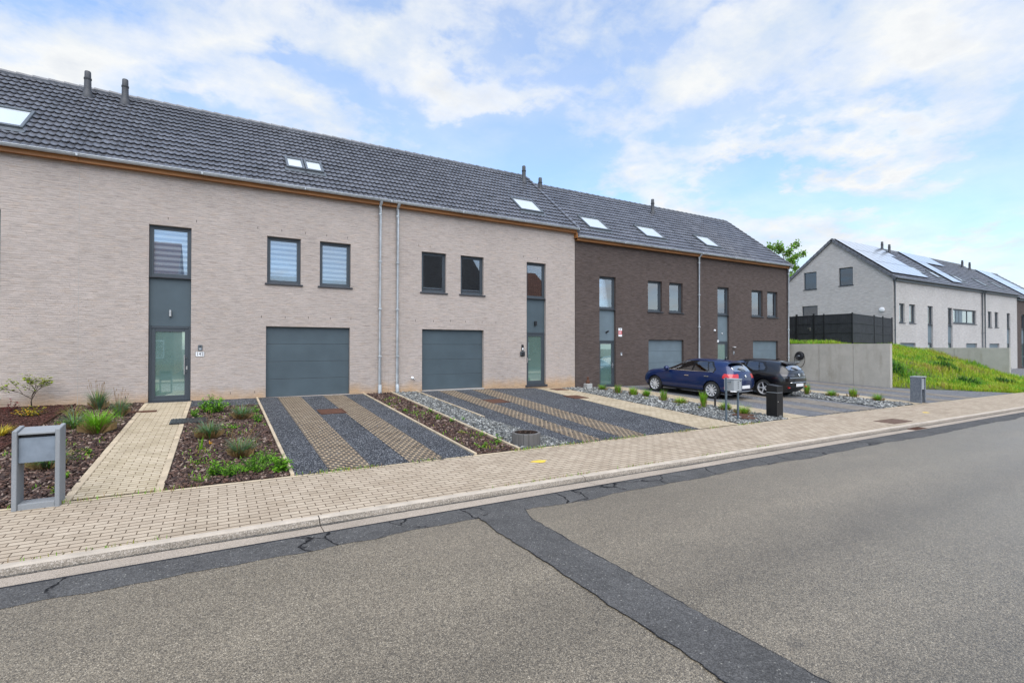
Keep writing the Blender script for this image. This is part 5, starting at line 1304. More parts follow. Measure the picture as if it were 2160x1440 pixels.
lb = thing('letter_box', (12.5, 9.1, on(12.5, 9.1)), 'light grey metal letter box mounted on two thin blue-grey posts', 'letter box')
for x in (12.24, 12.76): MB().box(x - .022, x + .022, 9.07, 9.115, on(x, 9.1) - .1, -.86 if x < 12.5 else -.98).build('post', MAT['post_blue'], lb, bevel=.004)
MB().box(12.43, 12.775, 8.98, 9.30, -1.25, -.93).build('box', MAT['alu_grey'], lb, bevel=.008)
MB().box(12.42, 12.785, 8.97, 9.31, -.929, -.905).build('lid', MAT['alu_grey'], lb, bevel=.005)
MB().box(12.262, 12.43, 9.075, 9.10, -1.0, -.97).build('bracket', MAT['post_blue'], lb)
m = MB()
for k in range(4):
    zz = -1.18 + k * .056; m.box(12.60, 12.622, 8.974, 8.979, zz, zz + .032)
m.box(12.69, 12.74, 8.974, 8.979, -.975, -.955); m.build('lettering', MAT['ink'], lb)

lb = thing('letter_box', (14.3, 8.98, on(14.3, 8.9)), 'tall matt black letter box column at the end of the wide slate bed', 'letter box')
zb_ = on(14.3, 8.9)
MB().box(14.15, 14.45, 8.8, 9.14, zb_ - .05, -1.36).build('column', MAT['black_box'], lb, bevel=.004)
MB().box(14.155, 14.445, 8.81, 9.13, -1.36, -1.345).build('slot', MAT['alu_grey'], lb)
MB().hexa([(14.15, 8.8, -1.345), (14.45, 8.8, -1.345), (14.45, 9.14, -1.345), (14.15, 9.14, -1.345)], [(14.15, 8.8, -1.165), (14.45, 8.8, -1.165), (14.45, 9.14, -1.125), (14.15, 9.14, -1.125)]).build('lid', MAT['black_box'], lb, bevel=.005)
MB().lathe((14.2, 8.8, -1.62), (0, -1, 0), [(.016, 0), (.016, .008), (0, .008)], 12).build('lock', MAT['steel'], lb)

lb = thing('letter_box', (23.18, 8.75, on(23, 8.7)), 'speckled blue-grey granite letter box pillar by the far end of the driveways', 'letter box')
zb_ = on(23, 8.7)
MB().box(22.99, 23.06, 8.6, 8.96, zb_ - .05, -1.17).build('side_panel', MAT['granite'], lb, bevel=.006)
MB().box(23.32, 23.385, 8.6, 8.96, zb_ - .05, -1.17).build('side_panel', MAT['granite'], lb, bevel=.006)
MB().box(22.985, 23.39, 8.58, 8.97, -1.169, -1.135).build('lid', MAT['alu_grey'], lb, bevel=.005)
MB().box(23.061, 23.319, 8.63, 8.95, -1.63, -1.21).build('compartment', MAT['alu_grey'], lb, bevel=.004)
MB().box(23.061, 23.319, 8.70, 8.95, -1.208, -1.172).build('slot', MAT['ink'], lb)
MB().box(23.061, 23.319, 8.88, 8.94, zb_ - .05, -1.631).build('back_panel', MAT['granite'], lb)

px, py = 5.56, 8.93; z0 = on(px, py)
pt_ = thing('planter', (px, py, z0), 'empty round ribbed concrete planter between slate strip and pavement', 'planter')
m = MB(); n = 96; prof = []
ro = [.30 + (.0 if (i % 6) else -.014) for i in range(n)]
for zz, kk in ((z0 - .08, 1), (z0 + .235, 1), (z0 + .25, .975), (z0 + .25, .82), (z0 + .01, .80)):
    for i in range(n):
        t = 2 * math.pi * i / n; r = (ro[i] if kk == 1 else .30) * kk; m.v.append((px + r * math.cos(t), py + r * math.sin(t), zz))
for j in range(4):
    for i in range(n): m.f.append((j*n+i, j*n+(i+1) % n, (j+1)*n+(i+1) % n, (j+1)*n+i)); m.m.append(1 if j == 3 else 0)  # inner wall takes the dark soil colour, painting in the shade inside the ring
m.build('ring', [MAT['planter_conc'], MAT['soil']], pt_)
MB().lathe((px, py, z0 + .03), (0, 0, 1), [(0, 0), (.25, 0)], 24).build('soil_fill', MAT['soil'], pt_)

def lid(label, x0, x1, y0, y1, mat='rust', frame=True, off=.012, name='manhole_cover'):
    o = thing(name, ((x0 + x1) / 2, (y0 + y1) / 2, on((x0+x1)/2, (y0+y1)/2)), label, 'manhole cover', 'rusty access covers')
    def slab(mb, a, b, c, d, h): mb.hexa([(a, c, on(a, c) - .02), (b, c, on(b, c) - .02), (b, d, on(b, d) - .02), (a, d, on(a, d) - .02)], [(a, c, on(a, c) + h), (b, c, on(b, c) + h), (b, d, on(b, d) + h), (a, d, on(a, d) + h)])
    if frame:
        m = MB(); t = .035
        slab(m, x0, x0 + t, y0, y1, off + .006); slab(m, x1 - t, x1, y0, y1, off + .006); slab(m, x0 + t, x1 - t, y0, y0 + t, off + .006); slab(m, x0 + t, x1 - t, y1 - t, y1, off + .006)
        m.build('frame', MAT[mat], o)
        m = MB(); slab(m, x0 + t + .008, x1 - t - .008, y0 + t + .008, y1 - t - .008, off + .003); m.build('plate', MAT[mat], o)
    else:
        m = MB(); slab(m, x0, x1, y0, y1, off); m.build('plate', MAT[mat], o)
    return o
lid('square rusty cover in the gravel of the first driveway', 2.29, 2.95, 13.72, 14.42, off=.016)
lid('square rusty cover in the gravel of the second driveway', 7.42, 8.05, 13.9, 14.6, off=.016)
lid('rusty cover half in gravel, half in the path by the second door', 10.72, 11.35, 14.0, 14.7, off=.022)
lid('small rusty cover at the top of the path by the dark brick wall', 11.55, 12.15, 16.25, 16.75, off=.022)
lid('thin rusty steel strip lying across the top of the first door path', -2.0, -1.35, 15.42, 15.56, frame=False, off=.035)
lid('rusty cover in the slate bed beside the two-post letter box', 12.88, 13.30, 8.85, 9.15, off=.05)
lid('larger rusty cover in the slate bed near the black letter box column', 13.15, 13.75, 9.22, 9.62, off=.05)
zz = -2.058
o = thing('manhole_cover', (16.9, 7.05, zz - .1), 'brown rectangular cover sunk in the block pavement', 'manhole cover', 'rusty access covers')
m = MB(); m.hexa([(16.3, 6.72, -2.16), (17.4, 6.72, -2.16), (17.4, 7.25, -2.16), (16.3, 7.25, -2.16)], [(16.3, 6.72, -2.146), (17.4, 6.72, -2.153), (17.4, 7.25, -2.144), (16.3, 7.25, -2.137)]); m.build('plate', MAT['rust_brown'], o)
o = thing('drain_grate', (16.4, 6.25, -2.23), 'rusty drain grate in the gutter in front of the pavement cover', 'drain grate')
m = MB(); m.box(16.05, 16.75, 6.13, 6.37, -2.26, -2.222); m.build('frame', MAT['rust_brown'], o)
m = MB()
for k in range(12): m.box(16.09 + k * .053, 16.115 + k * .053, 6.15, 6.35, -2.2215, -2.216)
m.build('bars', MAT['rust'], o)
o = thing('door_mat', (-.6, 13.8, on(-.6, 13.8)), 'black ribbed rubber grate lying across the path edge and bark bed', 'mat')
m = MB(); a, b, c, d = -.95, -.22, 13.5, 14.08
m.hexa([(a, c, on(a, c) + .02), (b, c, on(b, c) + .02), (b, d, on(b, d) + .02), (a, d, on(a, d) + .02)], [(a, c, on(a, c) + .04), (b, c, on(b, c) + .04), (b, d, on(b, d) + .04), (a, d, on(a, d) + .04)])
for k in range(12):
    x = a + .03 + k * .06; m.hexa([(x, c + .01, on(x, c) + .04), (x + .03, c + .01, on(x, c) + .04), (x + .03, d - .01, on(x, d) + .04), (x, d - .01, on(x, d) + .04)], [(x, c + .01, on(x, c) + .05), (x + .03, c + .01, on(x, c) + .05), (x + .03, d - .01, on(x, d) + .05), (x, d - .01, on(x, d) + .05)])
m.build('mat_body', MAT['black_plastic'], o)
# yellow paint marks on the pavement
for k, (x, yv, lbl) in enumerate([(5.0, 7.6, 'small yellow paint mark on the pavement in front of the round planter'), (20.1, 7.4, 'small yellow paint mark on the far pavement')]):
    zz = -2.060 + (yv - 6.53) / 1.94 * .036 + gx(x) + .004; m = MB(); r = random.Random(k)
    pts = [(x + .14 * (1 + .4 * r.uniform(-1, 1)) * math.cos(2*math.pi*i/11), yv + .09 * (1 + .4 * r.uniform(-1, 1)) * math.sin(2*math.pi*i/11), zz) for i in range(11)]
    m.add(pts, [tuple(range(11))]); structure(m.build('paint_mark', plain('yellow_paint', (.75, .52, .06), .7, var=.2, scale=30)), lbl, 'paint mark')
# low garden lights and ornament
for x, yv, lbl in ((14.28, 13.3, 'slim black garden light beside the front wheel of the blue car'), (14.5, 11.2, 'slim black garden light beside the rear wheel of the blue car')):
    zz = on(x, yv); o = thing('garden_light', (x, yv, zz), lbl, 'garden light', 'slim garden lights in the slate bed')
    m = MB(); m.lathe((x, yv, zz), (0, 0, 1), [(.032, 0), (.032, .24)], 14); m.build('stem', MAT['black_plastic'], o, smooth=True)
    m = MB(); m.lathe((x, yv, zz), (0, 0, 1), [(.045, .24), (.045, .31), (0, .315)], 14); m.build('lamp_head', MAT['ink'], o, smooth=True, autosmooth=40)
zz = on(13.5, 16.7); o = thing('garden_ornament', (13.5, 16.7, zz), 'small dark ornament on a stone block beside the third door', 'ornament')
MB().box(13.36, 13.64, 16.6, 16.86, zz - .02, zz + .22).build('block', MAT['aggregate'], o, bevel=.015)
m = MB(); m.lathe((13.5, 16.73, zz + .22), (0, 0, 1), [(.0, 0), (.09, 0), (.10, .06), (.06, .13), (.035, .18), (.05, .22), (.045, .27), (0, .29)], 16); m.build('figure', MAT['rust'], o, smooth=True)
zz = on(-4.6, 16.9); o = thing('garden_spotlight', (-4.68, 16.95, zz + .05), 'small metal spotlight at the wall foot at the left edge', 'spotlight')
MB().tube([(-4.68, 16.98, zz - .02), (-4.68, 16.98, zz + .22)], .012, 8).build('spike', MAT['black_plastic'], o)
m = MB(); m.lathe((-4.68, 16.98, zz + .25), (.2, -.5, .6), [(0, -.07), (.045, -.06), (.06, .07), (.05, .075), (0, .06)], 16); m.build('lamp_head', MAT['steel'], o, smooth=True)
# ------------------------------------------------------------------ mulch and slate chips
def chips(name, region, dens, smin, smax, thick, mats, wts, label, seed, zoff=.0, avoid=None, aspect=(.3, .7)):
    r = np.random.default_rng(seed); xa, xb, y0, y1 = region
    fa = xa if callable(xa) else (lambda y: xa); fb = xb if callable(xb) else (lambda y: xb)
    W = max(fb(y0) - fa(y0), fb(y1) - fa(y1)); N = int(W * (y1 - y0) * dens)
    # nearer the street the chips are larger in view: a little denser there
    ys_ = y0 + (y1 - y0) * r.uniform(0, 1, N) ** 1.15
    pos = []
    for y in ys_:
        x = r.uniform(fa(y) + .01, fb(y) - .01)
        pos.append((x, y, gz(x, y) + zoff))
    P = np.array(pos, np.float32); N = len(P)
    L = r.uniform(smin, smax, N) * r.uniform(.7, 1.2, N); Wd = L * r.uniform(aspect[0], aspect[1], N); T = thick * r.uniform(.6, 1.4, N)
    base = np.array([(-1,-1,-1),(1,-1,-1),(1,1,-1),(-1,1,-1),(-1,-1,1),(1,-1,1),(1,1,1),(-1,1,1)], np.float32) * .5
    v = base[None] * np.stack([L, Wd, T], 1)[:, None, :]
    v += r.normal(0, .16, (N, 8, 3)).astype(np.float32) * np.stack([L, Wd, T * .5], 1)[:, None, :]
    yaw = r.uniform(0, 2*np.pi, N); pit = r.normal(0, .38, N); rol = r.normal(0, .45, N)
    c, s = np.cos(rol), np.sin(rol); y_, z_ = v[..., 1] * c[:, None] - v[..., 2] * s[:, None], v[..., 1] * s[:, None] + v[..., 2] * c[:, None]
    c, s = np.cos(pit), np.sin(pit); x_, z2 = v[..., 0] * c[:, None] + z_ * s[:, None], -v[..., 0] * s[:, None] + z_ * c[:, None]
    c, s = np.cos(yaw), np.sin(yaw); X, Y = x_ * c[:, None] - y_ * s[:, None], x_ * s[:, None] + y_ * c[:, None]
    v = np.stack([X + P[:, None, 0], Y + P[:, None, 1], z2 + P[:, None, 2] + (T[:, None] * .6 + r.uniform(0, .012, N)[:, None])], -1).reshape(-1, 3)
    q = np.array([(3,2,1,0),(4,5,6,7),(0,1,5,4),(1,2,6,5),(2,3,7,6),(3,0,4,7)])
    F = (q[None] + (np.arange(N) * 8)[:, None, None]).reshape(-1, 4)
    mi = np.repeat(r.choice(len(mats), N, p=wts), 6)
    return tag(raw(name, v, F, [MAT[m] for m in mats], mi=mi), label, 'mulch' if 'bark' in name else 'chippings', kind='stuff')
bm_, bw_ = ['chip1', 'chip2', 'chip3'], [.52, .36, .12]
chips('bark_mulch', (-3.22, -1.76, 8.58, 17.1), 620, .03, .085, .012, bm_, bw_, 'brown bark chips in the bed left of the door path', 31)
chips('bark_mulch', (-.65, .97, 8.58, 15.85), 620, .03, .085, .012, bm_, bw_, 'brown bark chips in the bed between door path and driveway', 32)
chips('bark_mulch', (4.25, 5.13, 8.58, 17.1), 560, .03, .08, .012, bm_, bw_, 'brown bark chips in the narrow bed between the driveways', 33)
chips('bark_mulch', (-5.2, -3.27, 11.5, 17.1), 900, .02, .05, .006, ['mul1', 'mul2'], [.6, .4], 'fine reddish mulch crumbs in the raised bed', 34, zoff=.03)
sm_, sw_ = ['sl1', 'sl2', 'sl3'], [.43, .22, .35]
chips('slate_chips', (5.2, lambda y: 6.03 + max(0, (11.8 - y)) * .13, 8.58, 17.1), 640, .025, .07, .013, sm_, sw_, 'grey slate chips in the strip beside the second driveway', 41, aspect=(.45, .9))
chips('slate_chips', (lin(12.1, 12.35), lin(14.34, 14.58), 8.58, 17.05), 420, .03, .085, .016, sm_, sw_, 'grey slate chips in the wide bed beside the blue car', 42, aspect=(.45, .9))
chips('slate_chips', (lin(20.1, 20.9), lin(22.33, 22.55), 8.58, 17.05), 300, .04, .10, .018, sm_, sw_, 'grey slate chips in the bed beside the black car', 43, aspect=(.45, .9))

for rg_, dn, lb_, sd_ in (((1.0, 4.2, 8.46, 8.72), 260, 'loose gravel stones spilled where the first driveway meets the pavement', 51), ((6.4, 10.5, 8.46, 8.72), 260, 'loose gravel stones spilled where the second driveway meets the pavement', 52), ((15.4, 20.0, 8.46, 8.7), 200, 'loose gravel stones spilled where the third driveway meets the pavement', 53), ((1.05, 4.15, 8.7, 13), 30, 'larger pale stones lying in the first gravel driveway', 54), ((6.6, 10.4, 8.7, 13), 30, 'larger pale stones lying in the second gravel driveway', 55)):
    tag(chips('gravel_stones', rg_, dn, .008, .02, .008, ['stone_dark', 'stone_pale'], [.72, .28], lb_, sd_, zoff=.006, aspect=(.6, 1)), cat='gravel')
# ------------------------------------------------------------------ plants
def tuft(name, loc, h, spread, n, w, mats, wts, label, cat='ornamental grass', group=None, base=.06, curl=1.0, seed=0, upright=.5, straw=0, heads=0):
    """arching blades growing from one crown"""
    r = np.random.default_rng(seed + 500); x0, y0 = loc; z0 = on(x0, y0) - .01 + (.03 if x0 < -3.25 else 0)
    m = MB()
    for i in range(n):
        a = r.uniform(0, 2*math.pi); b = base * math.sqrt(r.uniform()); hh = h * r.uniform(.55, 1.08); out = spread * r.uniform(.1, 1.0) ** upright
        px, py = x0 + b * math.cos(a), y0 + b * math.sin(a); a += r.normal(0, .35); dx, dy = math.cos(a), math.sin(a)
        ww = w * r.uniform(.7, 1.25); tx, ty = -dy * ww, dx * ww; k = 4; pts = []
        drop = curl * r.uniform(.0, .55)
        for j in range(k + 1):
            t = j / k; o_ = out * t ** 1.5; zz = hh * (t - drop * t ** 3 * min(1, out / max(hh, .01) + .2)); wd = (1 - t ** 2 * .9)
            c = (px + dx * o_, py + dy * o_, z0 + zz); pts.append(((c[0] - tx * wd, c[1] - ty * wd, c[2]), (c[0] + tx * wd, c[1] + ty * wd, c[2])))
        mi = int(r.choice(len(mats), p=wts)); o_ = len(m.v)
        for p, q in pts: m.v += [p, q]
        for j in range(k): m.f.append((o_ + 2*j, o_ + 2*j+1, o_ + 2*j+3, o_ + 2*j+2)); m.m.append(mi)
    o = thing(name, (x0, y0, z0), label, cat, group)
    m.build('blades', [MAT[q] for q in mats], o)
    if straw:
        m2 = MB()
        for i in range(straw):
            a = r.uniform(0, 2*math.pi); b = base * 1.6 * math.sqrt(r.uniform()); ln = spread * r.uniform(.15, .6); dx, dy = math.cos(a), math.sin(a)
            p = (x0 + b * dx, y0 + b * dy); tx, ty = -dy * w, dx * w
            m2.quad((p[0] - tx, p[1] - ty, z0), (p[0] + tx, p[1] + ty, z0), (p[0] + dx * ln + tx * .3, p[1] + dy * ln + ty * .3, z0 + h * .42), (p[0] + dx * ln - tx * .3, p[1] + dy * ln - ty * .3, z0 + h * r.uniform(.15, .5)))
        m2.build('dead_blades', MAT['lf_straw'], o)
    if heads:
        m3 = MB()
        for i in range(heads):
            a = r.uniform(0, 2*math.pi); ln = spread * r.uniform(.2, .7); q = (x0 + math.cos(a) * ln, y0 + math.sin(a) * ln, z0 + h * r.uniform(1.0, 1.35))
            m3.tube([(x0, y0, z0 + .05), ((x0 + q[0]) / 2 - .01, (y0 + q[1]) / 2, (z0 + q[2]) / 2 + .05), q], [.003, .0025, .002], 4)
            m3.tube([q, (q[0], q[1], q[2] + .05)], [.006, .003], 5)
        m3.build('flower_stems', MAT['lf_straw'], o)
    return o
def leafy(name, loc, h, rad, n, size, mats, wts, label, cat='plant', seed=0, stems=12, flat=.4, group=None, zo=0, narrow=.5):
    """stems with leaves along them"""
    r = np.random.default_rng(seed + 900); x0, y0 = loc; z0 = on(x0, y0) - .01 + (.03 if x0 < -3.25 else 0) + zo
    st, lf = MB(), MB()
    per = max(1, n // stems)
    for s in range(stems):
        a = r.uniform(0, 2*math.pi); o_ = rad * math.sqrt(r.uniform(.0, 1)); hh = h * r.uniform(.45, 1.0) * (1 - .45 * (o_ / rad) ** 2)
        b0 = (x0 + .3 * o_ * math.cos(a), y0 + .3 * o_ * math.sin(a), z0); b1 = (x0 + o_ * math.cos(a), y0 + o_ * math.sin(a), z0 + hh)
        bm1 = ((b0[0] * .6 + b1[0] * .4) , (b0[1] * .6 + b1[1] * .4), z0 + hh * .55)
        st.tube([b0, bm1, b1], [.005, .004, .002], 4)
        for k in range(per):
            t = r.uniform(.2, 1.0); p = Vector(b0).lerp(Vector(bm1), t * 2) if t < .5 else Vector(bm1).lerp(Vector(b1), t * 2 - 1)
            aa = r.uniform(0, 2*math.pi); sz = size * r.uniform(.6, 1.2); d = Vector((math.cos(aa), math.sin(aa), r.uniform(-.3, .7) * (1 - flat) * 2)).normalized(); sd_ = Vector((-math.sin(aa), math.cos(aa), r.uniform(-.4, .4))).normalized() * sz * narrow * .5
            tip = p + d * sz; md = p + d * sz * .5 + Vector((0, 0, sz * .08))
            o2 = len(lf.v); lf.v += [tuple(p), tuple(md + sd_), tuple(tip - Vector((0, 0, sz * .1))), tuple(md - sd_)]; lf.f.append((o2, o2+1, o2+2, o2+3)); lf.m.append(int(r.choice(len(mats), p=wts)))
    o = thing(name, (x0, y0, z0), label, cat, group)
    st.build('stems', MAT['lf_dark'] if 'lf_red' not in mats else MAT['bark'], o); lf.build('leaves', [MAT[q] for q in mats], o)
    return o
FB = (['lf_blue', 'lf_green', 'lf_straw'], [.62, .23, .15]); GRN = (['lf_bright', 'lf_green', 'lf_straw'], [.6, .3, .1])
GR1 = 'grass clumps in the bark beds'
tuft('grass_clump', (-2.12, 13.03), .56, .44, 380, .007, *GRN, 'largest bright green grass clump with a straw base left of the door path', group=GR1, seed=1, straw=70)
tuft('grass_clump', (-2.62, 13.75), .40, .36, 280, .006, *FB, 'bluish grass clump with a brown base behind the concrete letter box', group=GR1, seed=2, straw=70)
tuft('grass_clump', (-2.02, 15.0), .50, .30, 280, .006, *FB, 'upright bluish grass clump near the wall, right of its twin', group=GR1, seed=3, straw=20, heads=10)
tuft('grass_clump', (-2.62, 16.2), .58, .34, 300, .006, *FB, 'tall bluish grass clump with seed heads against the pale brick wall', group=GR1, seed=4, straw=20, heads=16)
tuft('grass_clump', (-2.30, 10.45), .34, .36, 320, .006, *FB, 'low bluish grass clump seen through the concrete letter box frame', group=GR1, seed=5, straw=80)
tuft('grass_clump', (-2.9, 15.2), .40, .42, 120, .004, ['lf_olive', 'lf_straw', 'lf_blue'], [.4, .35, .25], 'loose olive grass clump sprawling near the wall', group=GR1, seed=6, curl=1.5)
tuft('grass_clump', (-.16, 11.8), .42, .36, 330, .006, *FB, 'bluish grass clump with straw skirt right of the rubber grate', group=GR1, seed=7, straw=110, heads=4)
tuft('grass_clump', (.34, 10.05), .40, .34, 330, .006, *FB, 'bluish grass clump with brown base in the middle of the second bark bed', group=GR1, seed=8, straw=100, heads=14)
tuft('grass_clump', (.50, 13.7), .42, .34, 300, .006, *FB, 'bluish grass clump beside the border of the first driveway', group=GR1, seed=9, straw=80)
tuft('golden_grass', (-3.62, 13.3), .26, .30, 150, .007, ['lf_yellow', 'lf_olive'], [.85, .15], 'golden yellow grass in the reddish raised bed behind the letter box', seed=10)
leafy('bush', (-.12, 14.85), .50, .38, 620, .085, ['lf_bright', 'lf_green', 'lf_dark'], [.55, .3, .15], 'leafy bright green bush near the gravel strip beside the front door', 'bush', seed=1, stems=26)
leafy('weed', (-.48, 14.3), .30, .17, 120, .06, ['lf_bright', 'lf_green'], [.6, .4], 'leafy weed at the path edge beside the rubber grate', 'weed', seed=2)
leafy('weed', (.80, 13.2), .34, .14, 150, .05, ['lf_bright', 'lf_green'], [.6, .4], 'leafy weed growing along the driveway border, nearer the street', 'weed', seed=3)
leafy('weed', (.82, 14.5), .32, .14, 130, .05, ['lf_bright', 'lf_green'], [.5, .5], 'leafy weed growing along the driveway border, nearer the wall', 'weed', seed=4)
leafy('weed', (.20, 12.6), .16, .22, 120, .05, ['lf_bright', 'lf_green'], [.6, .4], 'low weed between the bluish clumps of the second bark bed', 'weed', seed=5)
leafy('bush', (.86, 8.88), .32, .21, 420, .065, ['lf_bright', 'lf_green'], [.65, .35], 'dense leafy bush at the street corner of the second bark bed', 'bush', seed=6, stems=22)
leafy('fennel', (.50, 9.0), .36, .32, 1300, .045, ['lf_bright', 'lf_green'], [.75, .25], 'wide feathery green plant at the front of the second bark bed', 'plant', seed=7, stems=46, narrow=.22)
leafy('fennel', (.16, 8.9), .28, .22, 650, .045, ['lf_bright', 'lf_green'], [.7, .3], 'smaller feathery green plant left of the wide one', 'plant', seed=8, stems=30, narrow=.22)
leafy('fennel', (.70, 9.5), .30, .22, 520, .045, ['lf_bright', 'lf_green'], [.7, .3], 'feathery green plant behind the dense corner bush', 'plant', seed=18, stems=24, narrow=.22)
leafy('weed', (-.06, 9.0), .32, .15, 220, .06, ['lf_bright', 'lf_green'], [.6, .4], 'leafy upright weed at the pavement left of the feathery plants', 'weed', seed=9)
tuft('grass_tuft', (-.22, 8.78), .13, .14, 80, .004, *GRN, 'low grass tuft at the pavement by the path border', seed=11)
leafy('weed', (-.28, 9.75), .14, .16, 70, .04, ['lf_bright', 'lf_olive'], [.6, .4], 'sparse weed in the second bark bed behind the pavement tuft', 'weed', seed=10)
tuft('onion_plant', (-.27, 10.8), .34, .05, 9, .012, ['lf_bright'], [1], 'single tall bladed plant beside the orange flower', 'plant', seed=12, base=.02)
leafy('orange_flower', (-.10, 11.1), .13, .08, 60, .04, ['lf_orange', 'lf_olive'], [.75, .25], 'small orange flower below the bluish grass clump', 'flower', seed=11, stems=8)
leafy('weed', (-1.95, 11.2), .22, .07, 60, .04, ['lf_bright', 'lf_olive'], [.7, .3], 'thin weed left of the door path, halfway up', 'weed', seed=12, stems=6)
leafy('weed', (-1.95, 9.7), .18, .07, 50, .04, ['lf_bright', 'lf_olive'], [.7, .3], 'small weed left of the door path above the letter box foot', 'weed', seed=13, stems=5)
leafy('weed', (-1.90, 8.95), .14, .06, 40, .04, ['lf_bright', 'lf_olive'], [.6, .4], 'tiny weed right behind the concrete letter box', 'weed', seed=14, stems=5)
leafy('weed', (-2.2, 11.4), .10, .32, 160, .035, ['lf_olive', 'lf_straw'], [.6, .4], 'low olive ground plant left of the path', 'weed', seed=15, stems=24)
leafy('weed', (-2.95, 14.4), .14, .12, 60, .05, ['lf_bright', 'lf_green'], [.6, .4], 'small bright weed beside the rusty edging', 'weed', seed=16, stems=8)
leafy('bush', (-4.50, 14.6), .40, .30, 380, .07, ['lf_green', 'lf_dark', 'lf_bright'], [.5, .3, .2], 'rounded green bush cut off by the left edge of the photo', 'bush', seed=17, stems=26)
leafy('shrub', (-3.75, 15.6), .30, .34, 220, .06, ['lf_yellow', 'lf_orange', 'lf_olive'], [.4, .2, .4], 'yellow and orange leaved low shrub under the small maple', 'shrub', seed=19, stems=24)
leafy('shrub', (-4.25, 16.3), .34, .16, 150, .05, ['lf_red'], [1], 'dark red leaved shrub under the small maple', 'shrub', seed=20, stems=16)
# weeds in the narrow bark bed
for k, (x, yv, h, rd, lb_) in enumerate([(4.62, 15.6, .12, .12, 'olive weed near the downpipes'), (4.45, 13.4, .16, .10, 'leafy weed a third of the way down'), (5.02, 13.0, .20, .07, 'upright weed against the slate border'), (4.85, 12.0, .22, .14, 'broad weed halfway down'), (5.05, 11.6, .16, .07, 'thin weed beside the broad one'), (4.75, 10.35, .12, .12, 'straw coloured weed'), (5.05, 9.9, .18, .12, 'pair-leaved weed by the slate border'), (4.55, 8.95, .16, .16, 'low weed nearest the pavement'), (5.0, 9.15, .26, .17, 'largest green weed beside the planter')]):
    leafy('weed', (x, yv), h, rd, int(420 * rd + 30), .05, ['lf_bright', 'lf_green', 'lf_olive'] if k not in (0, 5) else ['lf_olive', 'lf_straw', 'lf_green'], [.5, .3, .2], lb_ + ' in the narrow bark bed', 'weed', seed=40 + k, stems=8, group='weeds in the narrow bark bed')
# tufts in the slate beds
GR2 = 'grass tufts in the slate beds'
SL = [(13.75, 16.1, .30, .24, 'low grass tuft by the third door, beside the ornament'), (13.6, 15.0, .42, .14, 'upright grass tuft in front of the third door'), (13.75, 14.3, .40, .13, 'second upright tuft counted from the third door'), (13.95, 13.8, .34, .25, 'round grass tuft below the third door'), (13.72, 12.75, .44, .10, 'narrow grass tuft left of the front wheel of the blue car'), (13.8, 12.05, .30, .20, 'round grass tuft with the garden light behind it'), (13.85, 11.15, .58, .14, 'tallest grass tuft in front of the blue car'), (13.9, 10.35, .34, .22, 'round grass tuft near the rear wheel of the blue car'), (13.75, 9.62, .40, .22, 'round grass tuft behind the two rusty plates'),
      (21.4, 12.0, .52, .17, 'grass tuft behind the black car'), (21.75, 11.2, .34, .26, 'spreading grass tuft in the far slate bed'), (22.2, 10.6, .48, .10, 'narrow upright tuft in the far slate bed'), (22.05, 9.65, .36, .30, 'spreading grass tuft nearest the granite letter box')]
for k, (x, yv, h, sp_, lb_) in enumerate(SL):
    tuft('grass_tuft', (x, yv), h, sp_ * (1 + .15 * (k % 3)), 230 + 40 * (k % 4), .006, ['lf_bright', 'lf_green', 'lf_straw', 'lf_lime'], [[.5, .3, .1, .1], [.3, .45, .2, .05], [.4, .2, .1, .3]][k % 3], lb_, group=GR2, seed=60 + k, upright=.45 + .1 * (k % 4), base=.06 + .02 * (k % 3), curl=1.1 + .35 * (k % 3), straw=18 + 14 * (k % 3))
for k, (x, yv) in enumerate([(13.3, 13.2), (13.2, 11.6), (13.4, 10.9), (14.1, 10.0)]):
    leafy('weed', (x, yv), .12, .10, 60, .05, ['lf_olive', 'lf_green'], [.6, .4], ['flat olive weed in the slates between path and narrow tuft', 'flat olive weed in the slates left of the tallest tuft', 'flat olive weed in the slates below the tallest tuft', 'flat olive weed in the slates right of the round tuft'][k], 'weed', seed=80 + k, stems=8, group='weeds in the slate bed')
leafy('weed', (5.35, 11.6), .20, .06, 40, .04, ['lf_bright'], [1], 'single thin weed in the narrow slate strip', 'weed', seed=90, stems=4)

# small maple against the wall
def branchy(root, mats, p0, dirs, lv, r0, leaf, out_leaf, rr, spread=.55):
    pass
z0 = on(-4.0, 16.75) + .05
mp = thing('maple_sapling', (-4.0, 16.75, z0), 'sparse young maple with olive leaves against the pale brick wall', 'tree')
tr, lf = MB(), MB(); r = np.random.default_rng(5)
def grow(p, d, L, rad, lv):
    q = p + d * L; mid = p + d * L * .5 + Vector(r.normal(0, .03 * L, 3)); tr.tube([p, mid, q], [rad, rad * .8, rad * .6], 6)
    if lv >= 2:
        for _ in range(7 if lv == 3 else 3):
            t = r.uniform(.3, 1.05); c = p.lerp(q, t) + Vector(r.normal(0, .035, 3))
            for _ in range(3):
                a = r.uniform(0, 2*math.pi); s = r.uniform(.03, .065); dd = Vector((math.cos(a), math.sin(a), r.uniform(-.5, .2))); sd_ = Vector((-math.sin(a), math.cos(a), 0)) * s * .45
                o2 = len(lf.v); lf.v += [tuple(c), tuple(c + dd * s * .6 + sd_), tuple(c + dd * s * 1.2), tuple(c + dd * s * .6 - sd_)]; lf.f.append((o2, o2+1, o2+2, o2+3)); lf.m.append(0 if r.uniform() < .8 else 1)
    if lv < 3:
        for _ in range(3 if lv else 4):
            dn = (d + Vector((r.normal(0, .72), r.normal(0, .30) - .12, r.normal(.16, .35)))).normalized(); dn.z = max(dn.z, -.1); grow(q if r.uniform() < .6 else p.lerp(q, .7), dn.normalized(), L * r.uniform(.65, .95), rad * .58, lv + 1)
